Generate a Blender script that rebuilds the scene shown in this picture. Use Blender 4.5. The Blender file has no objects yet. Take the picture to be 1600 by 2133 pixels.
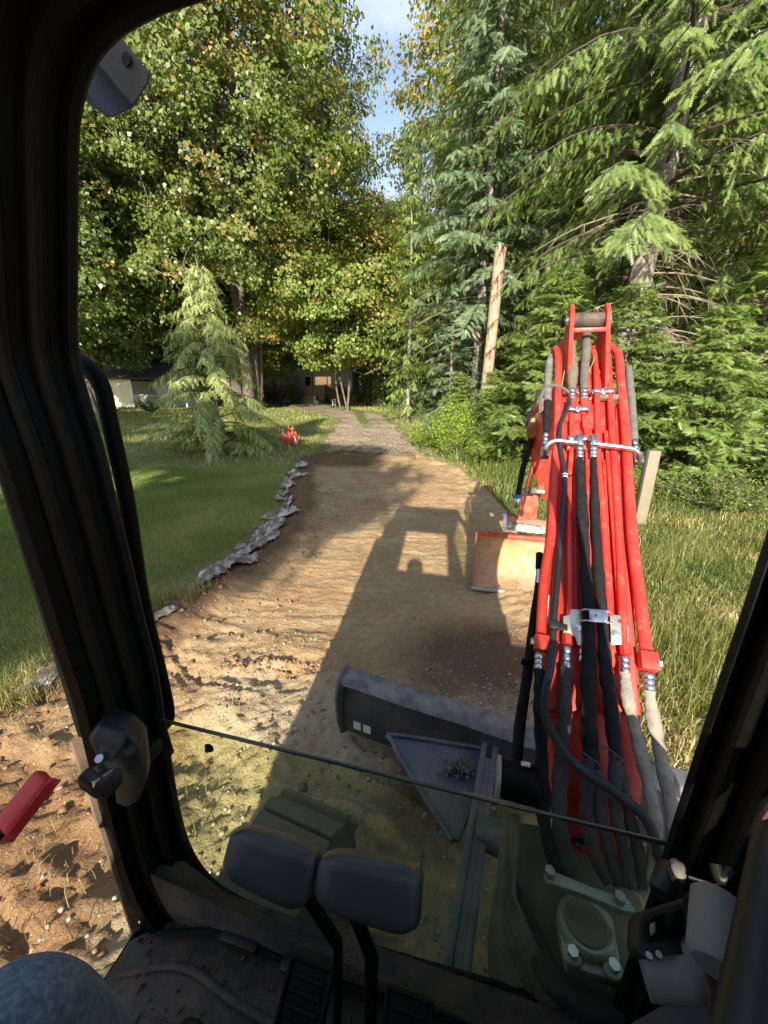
import bpy, bmesh, math, random
import numpy as np
from mathutils import Vector, Matrix
R = math.radians
rng = np.random.default_rng(7)
random.seed(7)
scene = bpy.context.scene
COL = scene.collection

# ------------------------------------------------------------------ camera, sky, sun, exposure
FPX, PITCH, EYE = 820.0, R(18.0), 2.0          # focal length in px of the 1600 px wide photo, tilt, eye height
cam_d = bpy.data.cameras.new('camera'); cam = bpy.data.objects.new('camera', cam_d); COL.objects.link(cam)
cam_d.sensor_fit = 'HORIZONTAL'; cam_d.sensor_width = 36.0; cam_d.lens = 36.0 * FPX / 1600.0
cam_d.clip_start = 0.02; cam_d.clip_end = 900.0
cam.location = (0, 0, EYE); cam.rotation_euler = (R(90) - PITCH, 0, 0)
scene.camera = cam
SUN_AZ, SUN_EL = R(8.0), R(24.0)                # light travels towards +y, a little to +x
world = bpy.data.worlds.new("World"); scene.world = world; world.use_nodes = True
nt = world.node_tree; nt.nodes.clear()
wo = nt.nodes.new('ShaderNodeOutputWorld'); bg = nt.nodes.new('ShaderNodeBackground')
sky = nt.nodes.new('ShaderNodeTexSky'); sky.sky_type = 'NISHITA'; sky.sun_disc = False
sky.sun_elevation = SUN_EL; sky.sun_rotation = math.pi + SUN_AZ
sky.air_density = 1.0; sky.dust_density = 1.0; sky.ozone_density = 2.0
tc = nt.nodes.new('ShaderNodeTexCoord'); mp = nt.nodes.new('ShaderNodeMapping'); mp.inputs['Scale'].default_value = (1.0, 1.0, 2.2)
cn = nt.nodes.new('ShaderNodeTexNoise'); cn.inputs['Scale'].default_value = 2.3; cn.inputs['Detail'].default_value = 6; cn.inputs['Roughness'].default_value = 0.55
cr = nt.nodes.new('ShaderNodeMapRange'); cr.inputs['From Min'].default_value = 0.42; cr.inputs['From Max'].default_value = 0.66; cr.clamp = True
mx = nt.nodes.new('ShaderNodeMix'); mx.data_type = 'RGBA'; mx.inputs['B'].default_value = (3.1, 3.6, 4.8, 1)
nt.links.new(tc.outputs['Generated'], mp.inputs['Vector']); nt.links.new(mp.outputs['Vector'], cn.inputs['Vector'])
nt.links.new(cn.outputs['Fac'], cr.inputs['Value']); nt.links.new(cr.outputs['Result'], mx.inputs['Factor'])
nt.links.new(sky.outputs['Color'], mx.inputs['A']); nt.links.new(mx.outputs['Result'], bg.inputs['Color'])
bg.inputs['Strength'].default_value = 0.12
nt.links.new(bg.outputs['Background'], wo.inputs['Surface'])
sun_d = bpy.data.lights.new('sun', 'SUN'); sun = bpy.data.objects.new('sun', sun_d); COL.objects.link(sun)
sun_d.energy = 5.0; sun_d.angle = R(0.55); sun_d.color = (1.0, 0.92, 0.79)
_sd = Vector((math.sin(SUN_AZ) * math.cos(SUN_EL), math.cos(SUN_AZ) * math.cos(SUN_EL), -math.sin(SUN_EL)))
sun.rotation_euler = _sd.to_track_quat('-Z', 'Y').to_euler(); sun.location = (-8, -40, 30)
scene.view_settings.view_transform = 'Standard'; scene.view_settings.look = 'None'
scene.view_settings.gamma = 1.0; scene.view_settings.use_curve_mapping = False
scene.view_settings.exposure = 1.2
scene.render.engine = 'CYCLES'
scene.cycles.max_bounces = 6; scene.cycles.diffuse_bounces = 3; scene.cycles.glossy_bounces = 3
scene.cycles.transmission_bounces = 4; scene.cycles.transparent_max_bounces = 8
scene.cycles.use_denoising = True
scene.cycles.sample_clamp_indirect = 6.0

# ------------------------------------------------------------------ places: a viewing direction met with a real surface
CP, SP = math.cos(PITCH), math.sin(PITCH)
def ray(px, py):
    x = (px - 800.0) / FPX; u = (1066.5 - py) / FPX
    return Vector((x, CP + u * SP, -SP + u * CP))
E = Vector((0, 0, EYE))
def P(px, py, depth): return E + ray(px, py) * depth
def G(px, py, z=0.0):
    r = ray(px, py); return E + r * ((z - EYE) / r.z)
def AY(px, py, y):
    r = ray(px, py); return E + r * (y / r.y)
PSI = R(14.5)                                     # the cab faces this far to the right of the view
MU = Vector((math.cos(PSI), -math.sin(PSI), 0)); MV = Vector((math.sin(PSI), math.cos(PSI), 0)); MZ = Vector((0, 0, 1))
def M(u, v, z): return MU * u + MV * v + Vector((0, 0, z))
def onplane(px, py, p0, n):
    r = ray(px, py); return E + r * ((p0 - E).dot(n) / r.dot(n))
def MVP(px, py, v): return onplane(px, py, MV * v, MV)

# ------------------------------------------------------------------ materials
def mat(name, color, rough=0.6, metal=0.0, noise=None, bump=None, spec=0.5, coat=0.0, dirt=None, tint=None, sss=None):
    m = bpy.data.materials.new(name); m.use_nodes = True; n = m.node_tree; b = n.nodes['Principled BSDF']
    b.inputs['Base Color'].default_value = (*color, 1); b.inputs['Roughness'].default_value = rough
    b.inputs['Metallic'].default_value = metal; b.inputs['Specular IOR Level'].default_value = spec
    b.inputs['Coat Weight'].default_value = coat
    co = n.nodes.new('ShaderNodeTexCoord')
    last = None
    if noise:                                     # (color2, scale, lo, hi)
        nz = n.nodes.new('ShaderNodeTexNoise'); nz.inputs['Scale'].default_value = noise[1]; nz.inputs['Detail'].default_value = 8
        nz.inputs['Roughness'].default_value = 0.62
        n.links.new(co.outputs['Object'], nz.inputs['Vector'])
        mr = n.nodes.new('ShaderNodeMapRange'); mr.inputs['From Min'].default_value = noise[2]; mr.inputs['From Max'].default_value = noise[3]
        n.links.new(nz.outputs['Fac'], mr.inputs['Value'])
        mi = n.nodes.new('ShaderNodeMix'); mi.data_type = 'RGBA'; mi.inputs['A'].default_value = (*color, 1); mi.inputs['B'].default_value = (*noise[0], 1)
        n.links.new(mr.outputs['Result'], mi.inputs['Factor']); last = mi.outputs['Result']
    if dirt:                                      # second layer, same form
        nz = n.nodes.new('ShaderNodeTexNoise'); nz.inputs['Scale'].default_value = dirt[1]; nz.inputs['Detail'].default_value = 10
        nz.inputs['Roughness'].default_value = 0.7
        n.links.new(co.outputs['Object'], nz.inputs['Vector'])
        mr = n.nodes.new('ShaderNodeMapRange'); mr.inputs['From Min'].default_value = dirt[2]; mr.inputs['From Max'].default_value = dirt[3]
        n.links.new(nz.outputs['Fac'], mr.inputs['Value'])
        mi = n.nodes.new('ShaderNodeMix'); mi.data_type = 'RGBA'; mi.inputs['A'].default_value = (*color, 1); mi.inputs['B'].default_value = (*dirt[0], 1)
        if last: n.links.new(last, mi.inputs['A'])
        n.links.new(mr.outputs['Result'], mi.inputs['Factor']); last = mi.outputs['Result']
    if last: n.links.new(last, b.inputs['Base Color'])
    if bump:                                      # (scale, strength, distance[, kind])
        if len(bump) > 3:
            bz = n.nodes.new('ShaderNodeTexVoronoi'); bz.inputs['Scale'].default_value = bump[0]; out = bz.outputs['Distance']
        else:
            bz = n.nodes.new('ShaderNodeTexNoise'); bz.inputs['Scale'].default_value = bump[0]; bz.inputs['Detail'].default_value = 8; out = bz.outputs['Fac']
        n.links.new(co.outputs['Object'], bz.inputs['Vector'])
        bu = n.nodes.new('ShaderNodeBump'); bu.inputs['Strength'].default_value = bump[1]; bu.inputs['Distance'].default_value = bump[2]
        n.links.new(out, bu.inputs['Height']); n.links.new(bu.outputs['Normal'], b.inputs['Normal'])
    return m

def leafmat(name, c1, c2, c3=None, trans=0.35, rough=0.42, obj_var=0.22):
    """leaf: a per-leaf number 't' picks its colour; thin, so some light passes"""
    m = bpy.data.materials.new(name); m.use_nodes = True; n = m.node_tree; n.nodes.clear()
    out = n.nodes.new('ShaderNodeOutputMaterial'); at = n.nodes.new('ShaderNodeAttribute'); at.attribute_name = 't'
    rp = n.nodes.new('ShaderNodeValToRGB'); e = rp.color_ramp.elements
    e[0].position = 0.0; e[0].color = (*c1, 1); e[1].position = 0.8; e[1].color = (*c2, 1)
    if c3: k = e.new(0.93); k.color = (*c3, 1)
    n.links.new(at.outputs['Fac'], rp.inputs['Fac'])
    oi = n.nodes.new('ShaderNodeObjectInfo'); hs = n.nodes.new('ShaderNodeHueSaturation')
    mr = n.nodes.new('ShaderNodeMapRange'); mr.inputs['To Min'].default_value = 1 - obj_var; mr.inputs['To Max'].default_value = 1 + obj_var
    n.links.new(oi.outputs['Random'], mr.inputs['Value']); n.links.new(mr.outputs['Result'], hs.inputs['Value'])
    n.links.new(rp.outputs['Color'], hs.inputs['Color'])
    pb = n.nodes.new('ShaderNodeBsdfPrincipled'); pb.inputs['Roughness'].default_value = rough; pb.inputs['Specular IOR Level'].default_value = 0.5
    tr = n.nodes.new('ShaderNodeBsdfTranslucent'); ms = n.nodes.new('ShaderNodeMixShader'); ms.inputs['Fac'].default_value = trans
    n.links.new(hs.outputs['Color'], pb.inputs['Base Color'])
    br = n.nodes.new('ShaderNodeMix'); br.data_type = 'RGBA'; br.blend_type = 'MULTIPLY'; br.inputs['Factor'].default_value = 1.0
    br.inputs['B'].default_value = (1.5, 1.5, 0.6, 1); n.links.new(hs.outputs['Color'], br.inputs['A'])
    n.links.new(br.outputs['Result'], tr.inputs['Color'])
    n.links.new(pb.outputs['BSDF'], ms.inputs[1]); n.links.new(tr.outputs['BSDF'], ms.inputs[2]); n.links.new(ms.outputs['Shader'], out.inputs['Surface'])
    return m

RED = mat('red_paint', (0.62, 0.030, 0.020), 0.44, noise=((0.50, 0.055, 0.038), 7, 0.42, 0.72), spec=0.4, dirt=((0.36, 0.15, 0.10), 22, 0.54, 0.76), bump=(60, 0.12, 0.002))
RED_OLD = mat('weathered_red_paint', (0.50, 0.06, 0.03), 0.55, noise=((0.38, 0.16, 0.10), 14, 0.45, 0.7), dirt=((0.12, 0.07, 0.05), 30, 0.58, 0.72))
BLACKP = mat('black_cab_plastic', (0.013, 0.0135, 0.0135), 0.45, noise=((0.018, 0.016, 0.014), 9, 0.45, 0.8), bump=(160, 0.25, 0.0006))
BLACKM = mat('black_painted_steel', (0.0036, 0.0038, 0.004), 0.5, noise=((0.006, 0.006, 0.006), 20, 0.5, 0.8), spec=0.10)
SEAL = mat('rubber_seal', (0.0035, 0.0036, 0.0036), 0.62, spec=0.2, noise=((0.010, 0.009, 0.008), 26, 0.45, 0.8), bump=(240, 0.3, 0.0006))
GREYP = mat('grey_console_plastic', (0.20, 0.19, 0.195), 0.6, noise=((0.24, 0.215, 0.20), 10, 0.4, 0.8), bump=(500, 0.3, 0.0004))
GRIP = mat('slate_rubber_grip', (0.036, 0.040, 0.043), 0.42, noise=((0.046, 0.05, 0.054), 16, 0.4, 0.8), bump=(420, 0.3, 0.0004))
REDGRIP = mat('red_grip_plastic', (0.62, 0.028, 0.022), 0.45, bump=(300, 0.1, 0.0004), noise=((0.5, 0.04, 0.03), 30, 0.5, 0.8))
ZINC = mat('zinc_plating', (0.60, 0.62, 0.63), 0.34, 1.0, noise=((0.42, 0.42, 0.40), 40, 0.45, 0.75), bump=(90, 0.15, 0.0006))
ZINCY = mat('zinc_bracket', (0.62, 0.60, 0.48), 0.36, 0.85, noise=((0.38, 0.34, 0.24), 22, 0.5, 0.75))
SLEEVE = mat('black_nylon_sleeve', (0.007, 0.007, 0.008), 0.85, spec=0.25, noise=((0.017, 0.016, 0.015), 30, 0.45, 0.8), bump=(34, 0.9, 0.008))
SLEEVED = mat('dusty_black_sleeve', (0.028, 0.027, 0.026), 0.9, noise=((0.062, 0.056, 0.046), 16, 0.4, 0.75), bump=(34, 0.9, 0.008))
SLEEVEG = mat('dusty_grey_sleeve', (0.20, 0.175, 0.14), 0.95, noise=((0.31, 0.275, 0.21), 26, 0.4, 0.75), bump=(38, 0.9, 0.009), dirt=((0.10, 0.09, 0.07), 60, 0.58, 0.75))
SLEEVEO = mat('olive_grey_sleeve', (0.11, 0.095, 0.06), 0.95, noise=((0.17, 0.145, 0.09), 30, 0.4, 0.75), bump=(60, 0.5, 0.004))
HOSE = mat('black_rubber_hose', (0.012, 0.013, 0.016), 0.5, noise=((0.03, 0.03, 0.032), 30, 0.5, 0.8))
CONDUIT = mat('corrugated_conduit', (0.020, 0.023, 0.027), 0.55)
STEELD = mat('dark_blade_steel', (0.042, 0.044, 0.050), 0.55, 0.2, noise=((0.10, 0.092, 0.082), 9, 0.42, 0.75), dirt=((0.15, 0.075, 0.045), 11, 0.60, 0.78), bump=(40, 0.15, 0.003))
STEELB = mat('blue_grey_worn_steel', (0.065, 0.078, 0.098), 0.55, 0.2, noise=((0.12, 0.12, 0.122), 9, 0.42, 0.66), dirt=((0.17, 0.12, 0.08), 26, 0.54, 0.70), bump=(50, 0.3, 0.003))
RUSTY = mat('scraped_rim_steel', (0.22, 0.20, 0.185), 0.55, 0.3, noise=((0.10, 0.10, 0.11), 16, 0.42, 0.62), dirt=((0.30, 0.15, 0.08), 30, 0.55, 0.72), bump=(30, 0.2, 0.004))
CASTB = mat('muddy_casting', (0.11, 0.095, 0.072), 0.8, noise=((0.20, 0.155, 0.105), 14, 0.4, 0.7), bump=(30, 0.5, 0.006))
CASTG = mat('greasy_pin_steel', (0.30, 0.31, 0.28), 0.5, 0.3, noise=((0.12, 0.10, 0.075), 18, 0.5, 0.7))
DENIM = mat('denim', (0.08, 0.115, 0.165), 0.9, noise=((0.22, 0.27, 0.33), 110, 0.40, 0.70), bump=(150, 0.9, 0.003), dirt=((0.06, 0.085, 0.125), 9, 0.5, 0.7))
SHIRT = mat('grey_shirt', (0.10, 0.10, 0.11), 0.9)
SKIN = mat('skin', (0.50, 0.29, 0.20), 0.55)
HAIRM = mat('brown_hair', (0.06, 0.035, 0.02), 0.6)
MATF = mat('muddy_floor_mat', (0.045, 0.037, 0.031), 0.8, noise=((0.12, 0.082, 0.055), 9, 0.42, 0.68), bump=(50, 0.7, 0.004), dirt=((0.15, 0.10, 0.06), 34, 0.58, 0.72))
BUCKIN = mat('clay_smeared_bucket', (0.44, 0.33, 0.20), 0.8, noise=((0.44, 0.25, 0.10), 6, 0.44, 0.60), dirt=((0.26, 0.20, 0.14), 18, 0.52, 0.68), bump=(40, 0.4, 0.004))
BARE = mat('worn_bare_edge', (0.50, 0.47, 0.44), 0.38, 0.7, noise=((0.3, 0.25, 0.2), 18, 0.45, 0.7))
SCRATCH = mat('scratched_coupler', (0.20, 0.16, 0.14), 0.5, 0.2, noise=((0.62, 0.56, 0.50), 26, 0.5, 0.58), dirt=((0.06, 0.05, 0.04), 30, 0.56, 0.64))
TRACKM = mat('muddy_track_rubber', (0.12, 0.105, 0.08), 0.9, noise=((0.14, 0.11, 0.075), 12, 0.4, 0.7), bump=(40, 0.5, 0.01))
DECALM = mat('white_decal', (0.68, 0.66, 0.60), 0.5, noise=((0.4, 0.36, 0.3), 60, 0.5, 0.7))
BLUEP = mat('blue_tape', (0.05, 0.14, 0.45), 0.5)

# ------------------------------------------------------------------ object helpers
def tag(o, label=None, cat=None, group=None, kind=None):
    if label: o['label'] = label
    if cat: o['category'] = cat
    if group: o['group'] = group
    if kind: o['kind'] = kind
    return o
def empty(name, loc=(0, 0, 0)):
    o = bpy.data.objects.new(name, None); o.empty_display_size = 0.2; COL.objects.link(o); o.location = loc; return o
WROOT = {}                                         # things whose parts are written in world coordinates
def wthing(name, loc):
    o = empty(name, loc); WROOT[o.name] = Vector(loc); return o
def link(name, me, m=None, parent=None, smooth=False):
    if m is not None and not me.materials: me.materials.append(m)
    if smooth:
        me.polygons.foreach_set('use_smooth', [True] * len(me.polygons))
    o = bpy.data.objects.new(name, me); COL.objects.link(o)
    if parent is not None:
        o.parent = parent
        if parent.name in WROOT: o.location = -WROOT[parent.name]
    return o
class MB:
    """gathers shapes into one mesh"""
    def __init__(s): s.v = []; s.f = []
    def add(s, v, f):
        k = len(s.v); s.v += [tuple(p) for p in v]; s.f += [tuple(i + k for i in q) for q in f]; return s
    def build(s, name, m, parent=None, smooth=False, angle=None):
        me = bpy.data.meshes.new(name); me.from_pydata(s.v, [], s.f); me.validate()
        bm = bmesh.new(); bm.from_mesh(me); bmesh.ops.recalc_face_normals(bm, faces=bm.faces); bm.to_mesh(me); bm.free()
        if angle: 
            me.polygons.foreach_set('use_smooth', [True] * len(me.polygons))
            me.set_sharp_from_angle(angle=R(angle)); smooth = False
        return link(name, me, m, parent, smooth)
def smoothpath(pts, k=6):
    p = [Vector(a) for a in pts]
    if len(p) < 3: return p
    q = [p[0] * 2 - p[1]] + p + [p[-1] * 2 - p[-2]]; out = []
    for i in range(1, len(q) - 2):
        a, b, c, d = q[i - 1], q[i], q[i + 1], q[i + 2]
        for j in range(k):
            t = j / k
            out.append(0.5 * ((2 * b) + (c - a) * t + (2 * a - 5 * b + 4 * c - d) * t * t + (3 * b - a - 3 * c + d) * t ** 3))
    out.append(p[-1]); return out
def tube_geo(pts, r, n=10, caps=True, flat=1.0, up=None, closed=False):
    pts = [Vector(p) for p in pts]; N = len(pts)
    rs = r if isinstance(r, (list, tuple, np.ndarray)) else [r] * N
    V = []; F = []; prev = None
    for i, p in enumerate(pts):
        if closed: t = (pts[(i + 1) % N] - pts[i - 1]).normalized()
        else: t = (pts[min(i + 1, N - 1)] - pts[max(i - 1, 0)]).normalized()
        if prev is None:
            a = Vector(up) if up is not None else (Vector((0, 0, 1)) if abs(t.z) < 0.9 else Vector((0, 1, 0)))
            s = t.cross(a).normalized()
        else:
            s = (prev - t * prev.dot(t)).normalized()
        prev = s; w = s.cross(t)
        for k in range(n):
            c = 2 * math.pi * k / n
            V.append(p + s * (math.cos(c) * rs[i]) + w * (math.sin(c) * rs[i] * flat))
    M_ = N if closed else N - 1
    for i in range(M_):
        j = (i + 1) % N
        for k in range(n):
            F.append((i * n + k, i * n + (k + 1) % n, j * n + (k + 1) % n, j * n + k))
    if caps and not closed:
        F.append(tuple(range(n))[::-1]); F.append(tuple((N - 1) * n + k for k in range(n)))
    return V, F
def tube(name, pts, r, m, parent=None, n=10, k=0, flat=1.0, up=None, closed=False, wob=0.0, label=None):
    if k: 
        if isinstance(r, (list, tuple)):
            rr = np.interp(np.linspace(0, 1, (len(pts) - 1) * k + 1), np.linspace(0, 1, len(r)), r).tolist()
        else: rr = r
        pts = smoothpath(pts, k)
        if not isinstance(rr, (list, tuple)): rr = [rr] * len(pts)
        r = rr
    if wob:
        N = len(pts); ph = random.random() * 9
        rr = r if isinstance(r, (list, tuple)) else [r] * N
        r = [q * (1 + wob * (0.55 * math.sin(i * 1.3 + ph) + 0.45 * math.sin(i * 0.47 + 2 * ph) + random.uniform(-.25, .25))) for i, q in enumerate(rr)]
    v, f = tube_geo(pts, r, n, True, flat, up, closed)
    o = MB().add(v, f).build(name, m, parent, angle=50)
    if label: o['label'] = label
    return o
def box_geo(c, ax, h):
    c = Vector(c); a, b, d = [Vector(q).normalized() * s for q, s in zip(ax, h)]
    V = [c + a * i + b * j + d * k for i in (-1, 1) for j in (-1, 1) for k in (-1, 1)]
    return V, [(0, 1, 3, 2), (4, 6, 7, 5), (0, 4, 5, 1), (2, 3, 7, 6), (0, 2, 6, 4), (1, 5, 7, 3)]
XYZ = (Vector((1, 0, 0)), Vector((0, 1, 0)), Vector((0, 0, 1)))
MAX = (MU, MV, MZ)
def bevel_me(me, w, seg=2):
    bm = bmesh.new(); bm.from_mesh(me)
    bmesh.ops.recalc_face_normals(bm, faces=bm.faces)
    bmesh.ops.bevel(bm, geom=list(bm.edges), offset=w, segments=seg, profile=0.5, affect='EDGES', clamp_overlap=True)
    bm.to_mesh(me); bm.free()
def box(name, c, ax, h, m, parent=None, bev=0.0, seg=2, label=None):
    v, f = box_geo(c, ax, h); me = bpy.data.meshes.new(name); me.from_pydata([tuple(p) for p in v], [], f)
    if bev: bevel_me(me, bev, seg)
    o = link(name, me, m, parent)
    if bev:
        me.polygons.foreach_set('use_smooth', [True] * len(me.polygons)); me.set_sharp_from_angle(angle=R(40))
    if label: o['label'] = label
    return o
def plate_geo(poly, thick):
    n = len(poly); t = Vector(thick); a = [Vector(p) for p in poly]; V = a + [p + t for p in a]
    F = [tuple(range(n))[::-1], tuple(range(n, 2 * n))] + [(i, (i + 1) % n, n + (i + 1) % n, n + i) for i in range(n)]
    return V, F
def plate(name, poly, thick, m, parent=None, bev=0.0, label=None, seg=2):
    v, f = plate_geo(poly, thick); me = bpy.data.meshes.new(name); me.from_pydata([tuple(p) for p in v], [], f)
    if bev: bevel_me(me, bev, seg)
    else:
        bm = bmesh.new(); bm.from_mesh(me); bmesh.ops.recalc_face_normals(bm, faces=bm.faces); bm.to_mesh(me); bm.free()
    me.polygons.foreach_set('use_smooth', [True] * len(me.polygons)); me.set_sharp_from_angle(angle=R(35))
    o = link(name, me, m, parent)
    if label: o['label'] = label
    return o
def cyl(name, a, b, r, m, parent=None, n=20, bev=0.0, r2=None):
    a, b = Vector(a), Vector(b); r2 = r if r2 is None else r2
    if bev:
        d = (b - a).normalized() * bev
        pts = [a, a + d, b - d, b]; rr = [r - bev, r, r2, r2 - bev]
    else: pts = [a, b]; rr = [r, r2]
    v, f = tube_geo(pts, rr, n)
    return MB().add(v, f).build(name, m, parent, angle=45)

# ------------------------------------------------------------------ noise on numpy arrays
def vnoise(x, y, seed=0):
    xi = np.floor(x).astype(np.int64); yi = np.floor(y).astype(np.int64); fx = x - xi; fy = y - yi
    fx = fx * fx * (3 - 2 * fx); fy = fy * fy * (3 - 2 * fy)
    def h(a, b):
        n = (a * 374761393 + b * 668265263 + seed * 1442695041) & 0x7fffffff
        n = ((n ^ (n >> 13)) * 1274126177) & 0x7fffffff
        return ((n ^ (n >> 16)) & 0xffff) / 65535.0
    return (h(xi, yi) * (1 - fx) + h(xi + 1, yi) * fx) * (1 - fy) + (h(xi, yi + 1) * (1 - fx) + h(xi + 1, yi + 1) * fx) * fy
def fbm(x, y, sc, octv=4, seed=0, gain=0.5):
    a = 1.0; t = 0.0; s = 0.0
    for k in range(octv):
        t = t + a * (vnoise(x * sc, y * sc, seed + k * 17) - 0.5); s += a; a *= gain; sc *= 2.03
    return t / s
def npmesh(name, V, F, m, parent=None, t=None, smooth=False, attrs=None):
    """V (n,3), F (m,k) all faces of k corners"""
    me = bpy.data.meshes.new(name); V = np.asarray(V, np.float32); F = np.asarray(F, np.int32); k = F.shape[1]
    me.vertices.add(len(V)); me.vertices.foreach_set('co', V.ravel())
    me.loops.add(F.size); me.loops.foreach_set('vertex_index', F.ravel())
    me.polygons.add(len(F)); me.polygons.foreach_set('loop_start', np.arange(0, F.size, k, dtype=np.int32))
    if smooth: me.polygons.foreach_set('use_smooth', np.ones(len(F), bool))
    me.update(calc_edges=True)
    if t is not None: attrs = dict(attrs or {}); attrs['t'] = t
    for nme, a in (attrs or {}).items():
        at = me.attributes.new(nme, 'FLOAT', 'POINT'); at.data.foreach_set('value', np.asarray(a, np.float32))
    return link(name, me, m, parent)

# ================================================================== THE GROUND
def gz(x, y):
    """height of the natural ground"""
    x = np.asarray(x, float); y = np.asarray(y, float)
    s = np.clip((y - 14) / 14, 0, 1); s = s * s * (3 - 2 * s)
    return 0.28 * s + 0.05 * fbm(x, y, 0.23, 3, 5) + np.clip((np.abs(x - 1) - 14) / 30, 0, 1) * 0.6
LEFT_PX = [(0, 1478), (60, 1440), (130, 1405), (335, 1268), (420, 1212), (500, 1160), (545, 1130), (590, 1062), (600, 1000), (622, 957), (665, 944), (705, 936)]
road_poly = [(-9.0, 1.55)] + [(G(a, b).x, G(a, b).y) for a, b in LEFT_PX]
road_poly += [(0.15, 12.0), (1.05, 12.0)] + [(G(a, b).x, G(a, b).y) for a, b in [(905, 955), (960, 978), (1040, 1035)]]
road_poly += [(1.95, 5.6), (1.85, 4.0), (1.62, 2.6), (1.60, 1.2), (1.7, -1.0), (2.0, -9.0), (-9.0, -9.0)]
drive_poly = [(-1.9, 11.5), (1.45, 11.4), (1.35, 12), (0.95, 15.5), (0.75, 19), (0.2, 24), (-2.6, 29.0), (-5.2, 32.5), (-9, 31.8), (-5.6, 27.5), (-2.7, 22.5), (-2.3, 18), (-2.55, 15), (-2.0, 13)]
def sdist(poly, x, y):
    """distance to the polygon's edge, positive inside"""
    x = np.asarray(x, float); y = np.asarray(y, float)
    d = np.full(x.shape, 1e9); ins = np.zeros(x.shape, bool); n = len(poly)
    for i in range(n):
        ax, ay = poly[i]; bx, by = poly[(i + 1) % n]
        ex, ey = bx - ax, by - ay; L = ex * ex + ey * ey + 1e-12
        t = np.clip(((x - ax) * ex + (y - ay) * ey) / L, 0, 1)
        d = np.minimum(d, np.hypot(x - ax - t * ex, y - ay - t * ey))
        c = ((ay > y) != (by > y)) & (x < (bx - ax) * (y - ay) / (by - ay + 1e-12) + ax)
        ins ^= c
    return np.where(ins, d, -d)
def sstep(a, b, v):
    t = np.clip((v - a) / (b - a), 0, 1); return t * t * (3 - 2 * t)
_ra = np.random.default_rng(77)
ARCS = [(_ra.uniform(-1.2, 1.6), _ra.uniform(2.2, 8.5), _ra.uniform(0.4, 2.2), *(lambda a: (a, a + _ra.uniform(.5, 1.1)))(_ra.uniform(-2.8, 1.8)), _ra.uniform(.012, .028)) for _ in range(22)]
def road_z(x, y):
    sd = sdist(road_poly, x, y) + 0.22 * fbm(x, y, 2.2, 4, 31) 
    rough = 1 - sstep(2.2, 3.3, y) * sstep(0.35, 0.9, sd)        # torn up near the machine and along the banks
    near = 1 - sstep(1.7, 2.9, y + 0.25 * x)
    relief = fbm(x, y, 3.0, 5, 3) * 0.12 * (0.3 + rough) + np.abs(fbm(x * 0.6, y * 1.8, 4.2, 4, 19)) * 0.05 * sstep(2.2, 3, y) + np.abs(fbm(x, y, 9.0, 4, 8)) * 0.07 * rough
    relief += (1 - sstep(-1.3, -0.8, x)) * (1 - sstep(1.3, 2.0, y)) * np.maximum(0, fbm(x, y, 11, 4, 29)) * 0.12 + near * (np.abs(fbm(x, y, 24, 3, 12)) * 0.07 + np.maximum(0, fbm(x, y, 9, 4, 13)) * 0.06) + fbm(x, y * 3.2, 2.6, 4, 15) * 0.03
    # smeared bands across the far part where the bucket was dragged
    relief += sstep(3, 5, y) * 0.055 * np.maximum(0, fbm(x * 0.45, y * 2.6, 1.7, 4, 23)) 
    bank = np.exp(-((sd - 0.35) / 0.3) ** 2) * 0.10 * (x < 0.3) * (1 - sstep(7, 9, y))
    # grouser prints in front of the left track
    q = (x + 0.05) * math.sin(R(22)) + y * math.cos(R(22)); wv = (x + 0.12 - (y - 1.2) * math.tan(R(22)))
    tr = np.exp(-(wv / 0.26) ** 4) * (sstep(0.8, 1.1, y) - sstep(1.9, 2.3, y))
    relief += tr * (0.035 * np.sign(np.sin(q * 42 + wv * 3)) * np.minimum(1, np.abs(np.sin(q * 42 + wv * 3)) * 2) - 0.03)
    # the bucket's last ridge of loose clods
    rx, ry = G(560, 1395).x, G(560, 1395).y
    c = (x - rx) * 0.97 + (y - ry) * 0.12; w = -(x - rx) * 0.12 + (y - ry) * 0.97 
    relief += 0.055 * np.exp(-(c / 0.30) ** 4) * np.exp(-(w / 0.045) ** 2) * (0.5 + fbm(x, y, 22, 3, 77) * 2)
    for ax_, ay_, r_, a0_, a1_, am in ARCS:
        dx, dy = x - ax_, y - ay_; e = np.hypot(dx, dy) - r_; an = np.arctan2(dy, dx); m_ = sstep(a0_, a0_ + .15, an) * (1 - sstep(a1_ - .15, a1_, an))
        relief += am * m_ * (-np.exp(-(e / 0.018) ** 2) + 0.7 * np.exp(-((e - 0.035) / 0.018) ** 2))
    inside = sstep(-0.10, 0.10, sd)
    return gz(x, y) + 0.012 + bank + relief * sstep(-0.05, 0.4, sd + 0.3) - (1 - inside) * 0.16, sd
def drive_z(x, y):
    sd = sdist(drive_poly, x, y) + 0.5 * fbm(x, y, 1.3, 4, 41)
    return gz(x, y) + 0.02 + 0.05 * fbm(x, y, 1.8, 5, 44) - (1 - sstep(-0.2, 0.15, sd)) * 0.15, sd
def lawn_z(x, y):
    a = sdist(road_poly, x, y) + 0.22 * fbm(x, y, 2.2, 4, 31); b = sdist(drive_poly, x, y) + 0.5 * fbm(x, y, 1.3, 4, 41)
    return gz(x, y) + 0.045 + 0.05 * fbm(x, y, 0.9, 4, 2) - 0.16 * sstep(-0.06, 0.16, a) - 0.09 * sstep(-0.15, 0.25, b)
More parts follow.
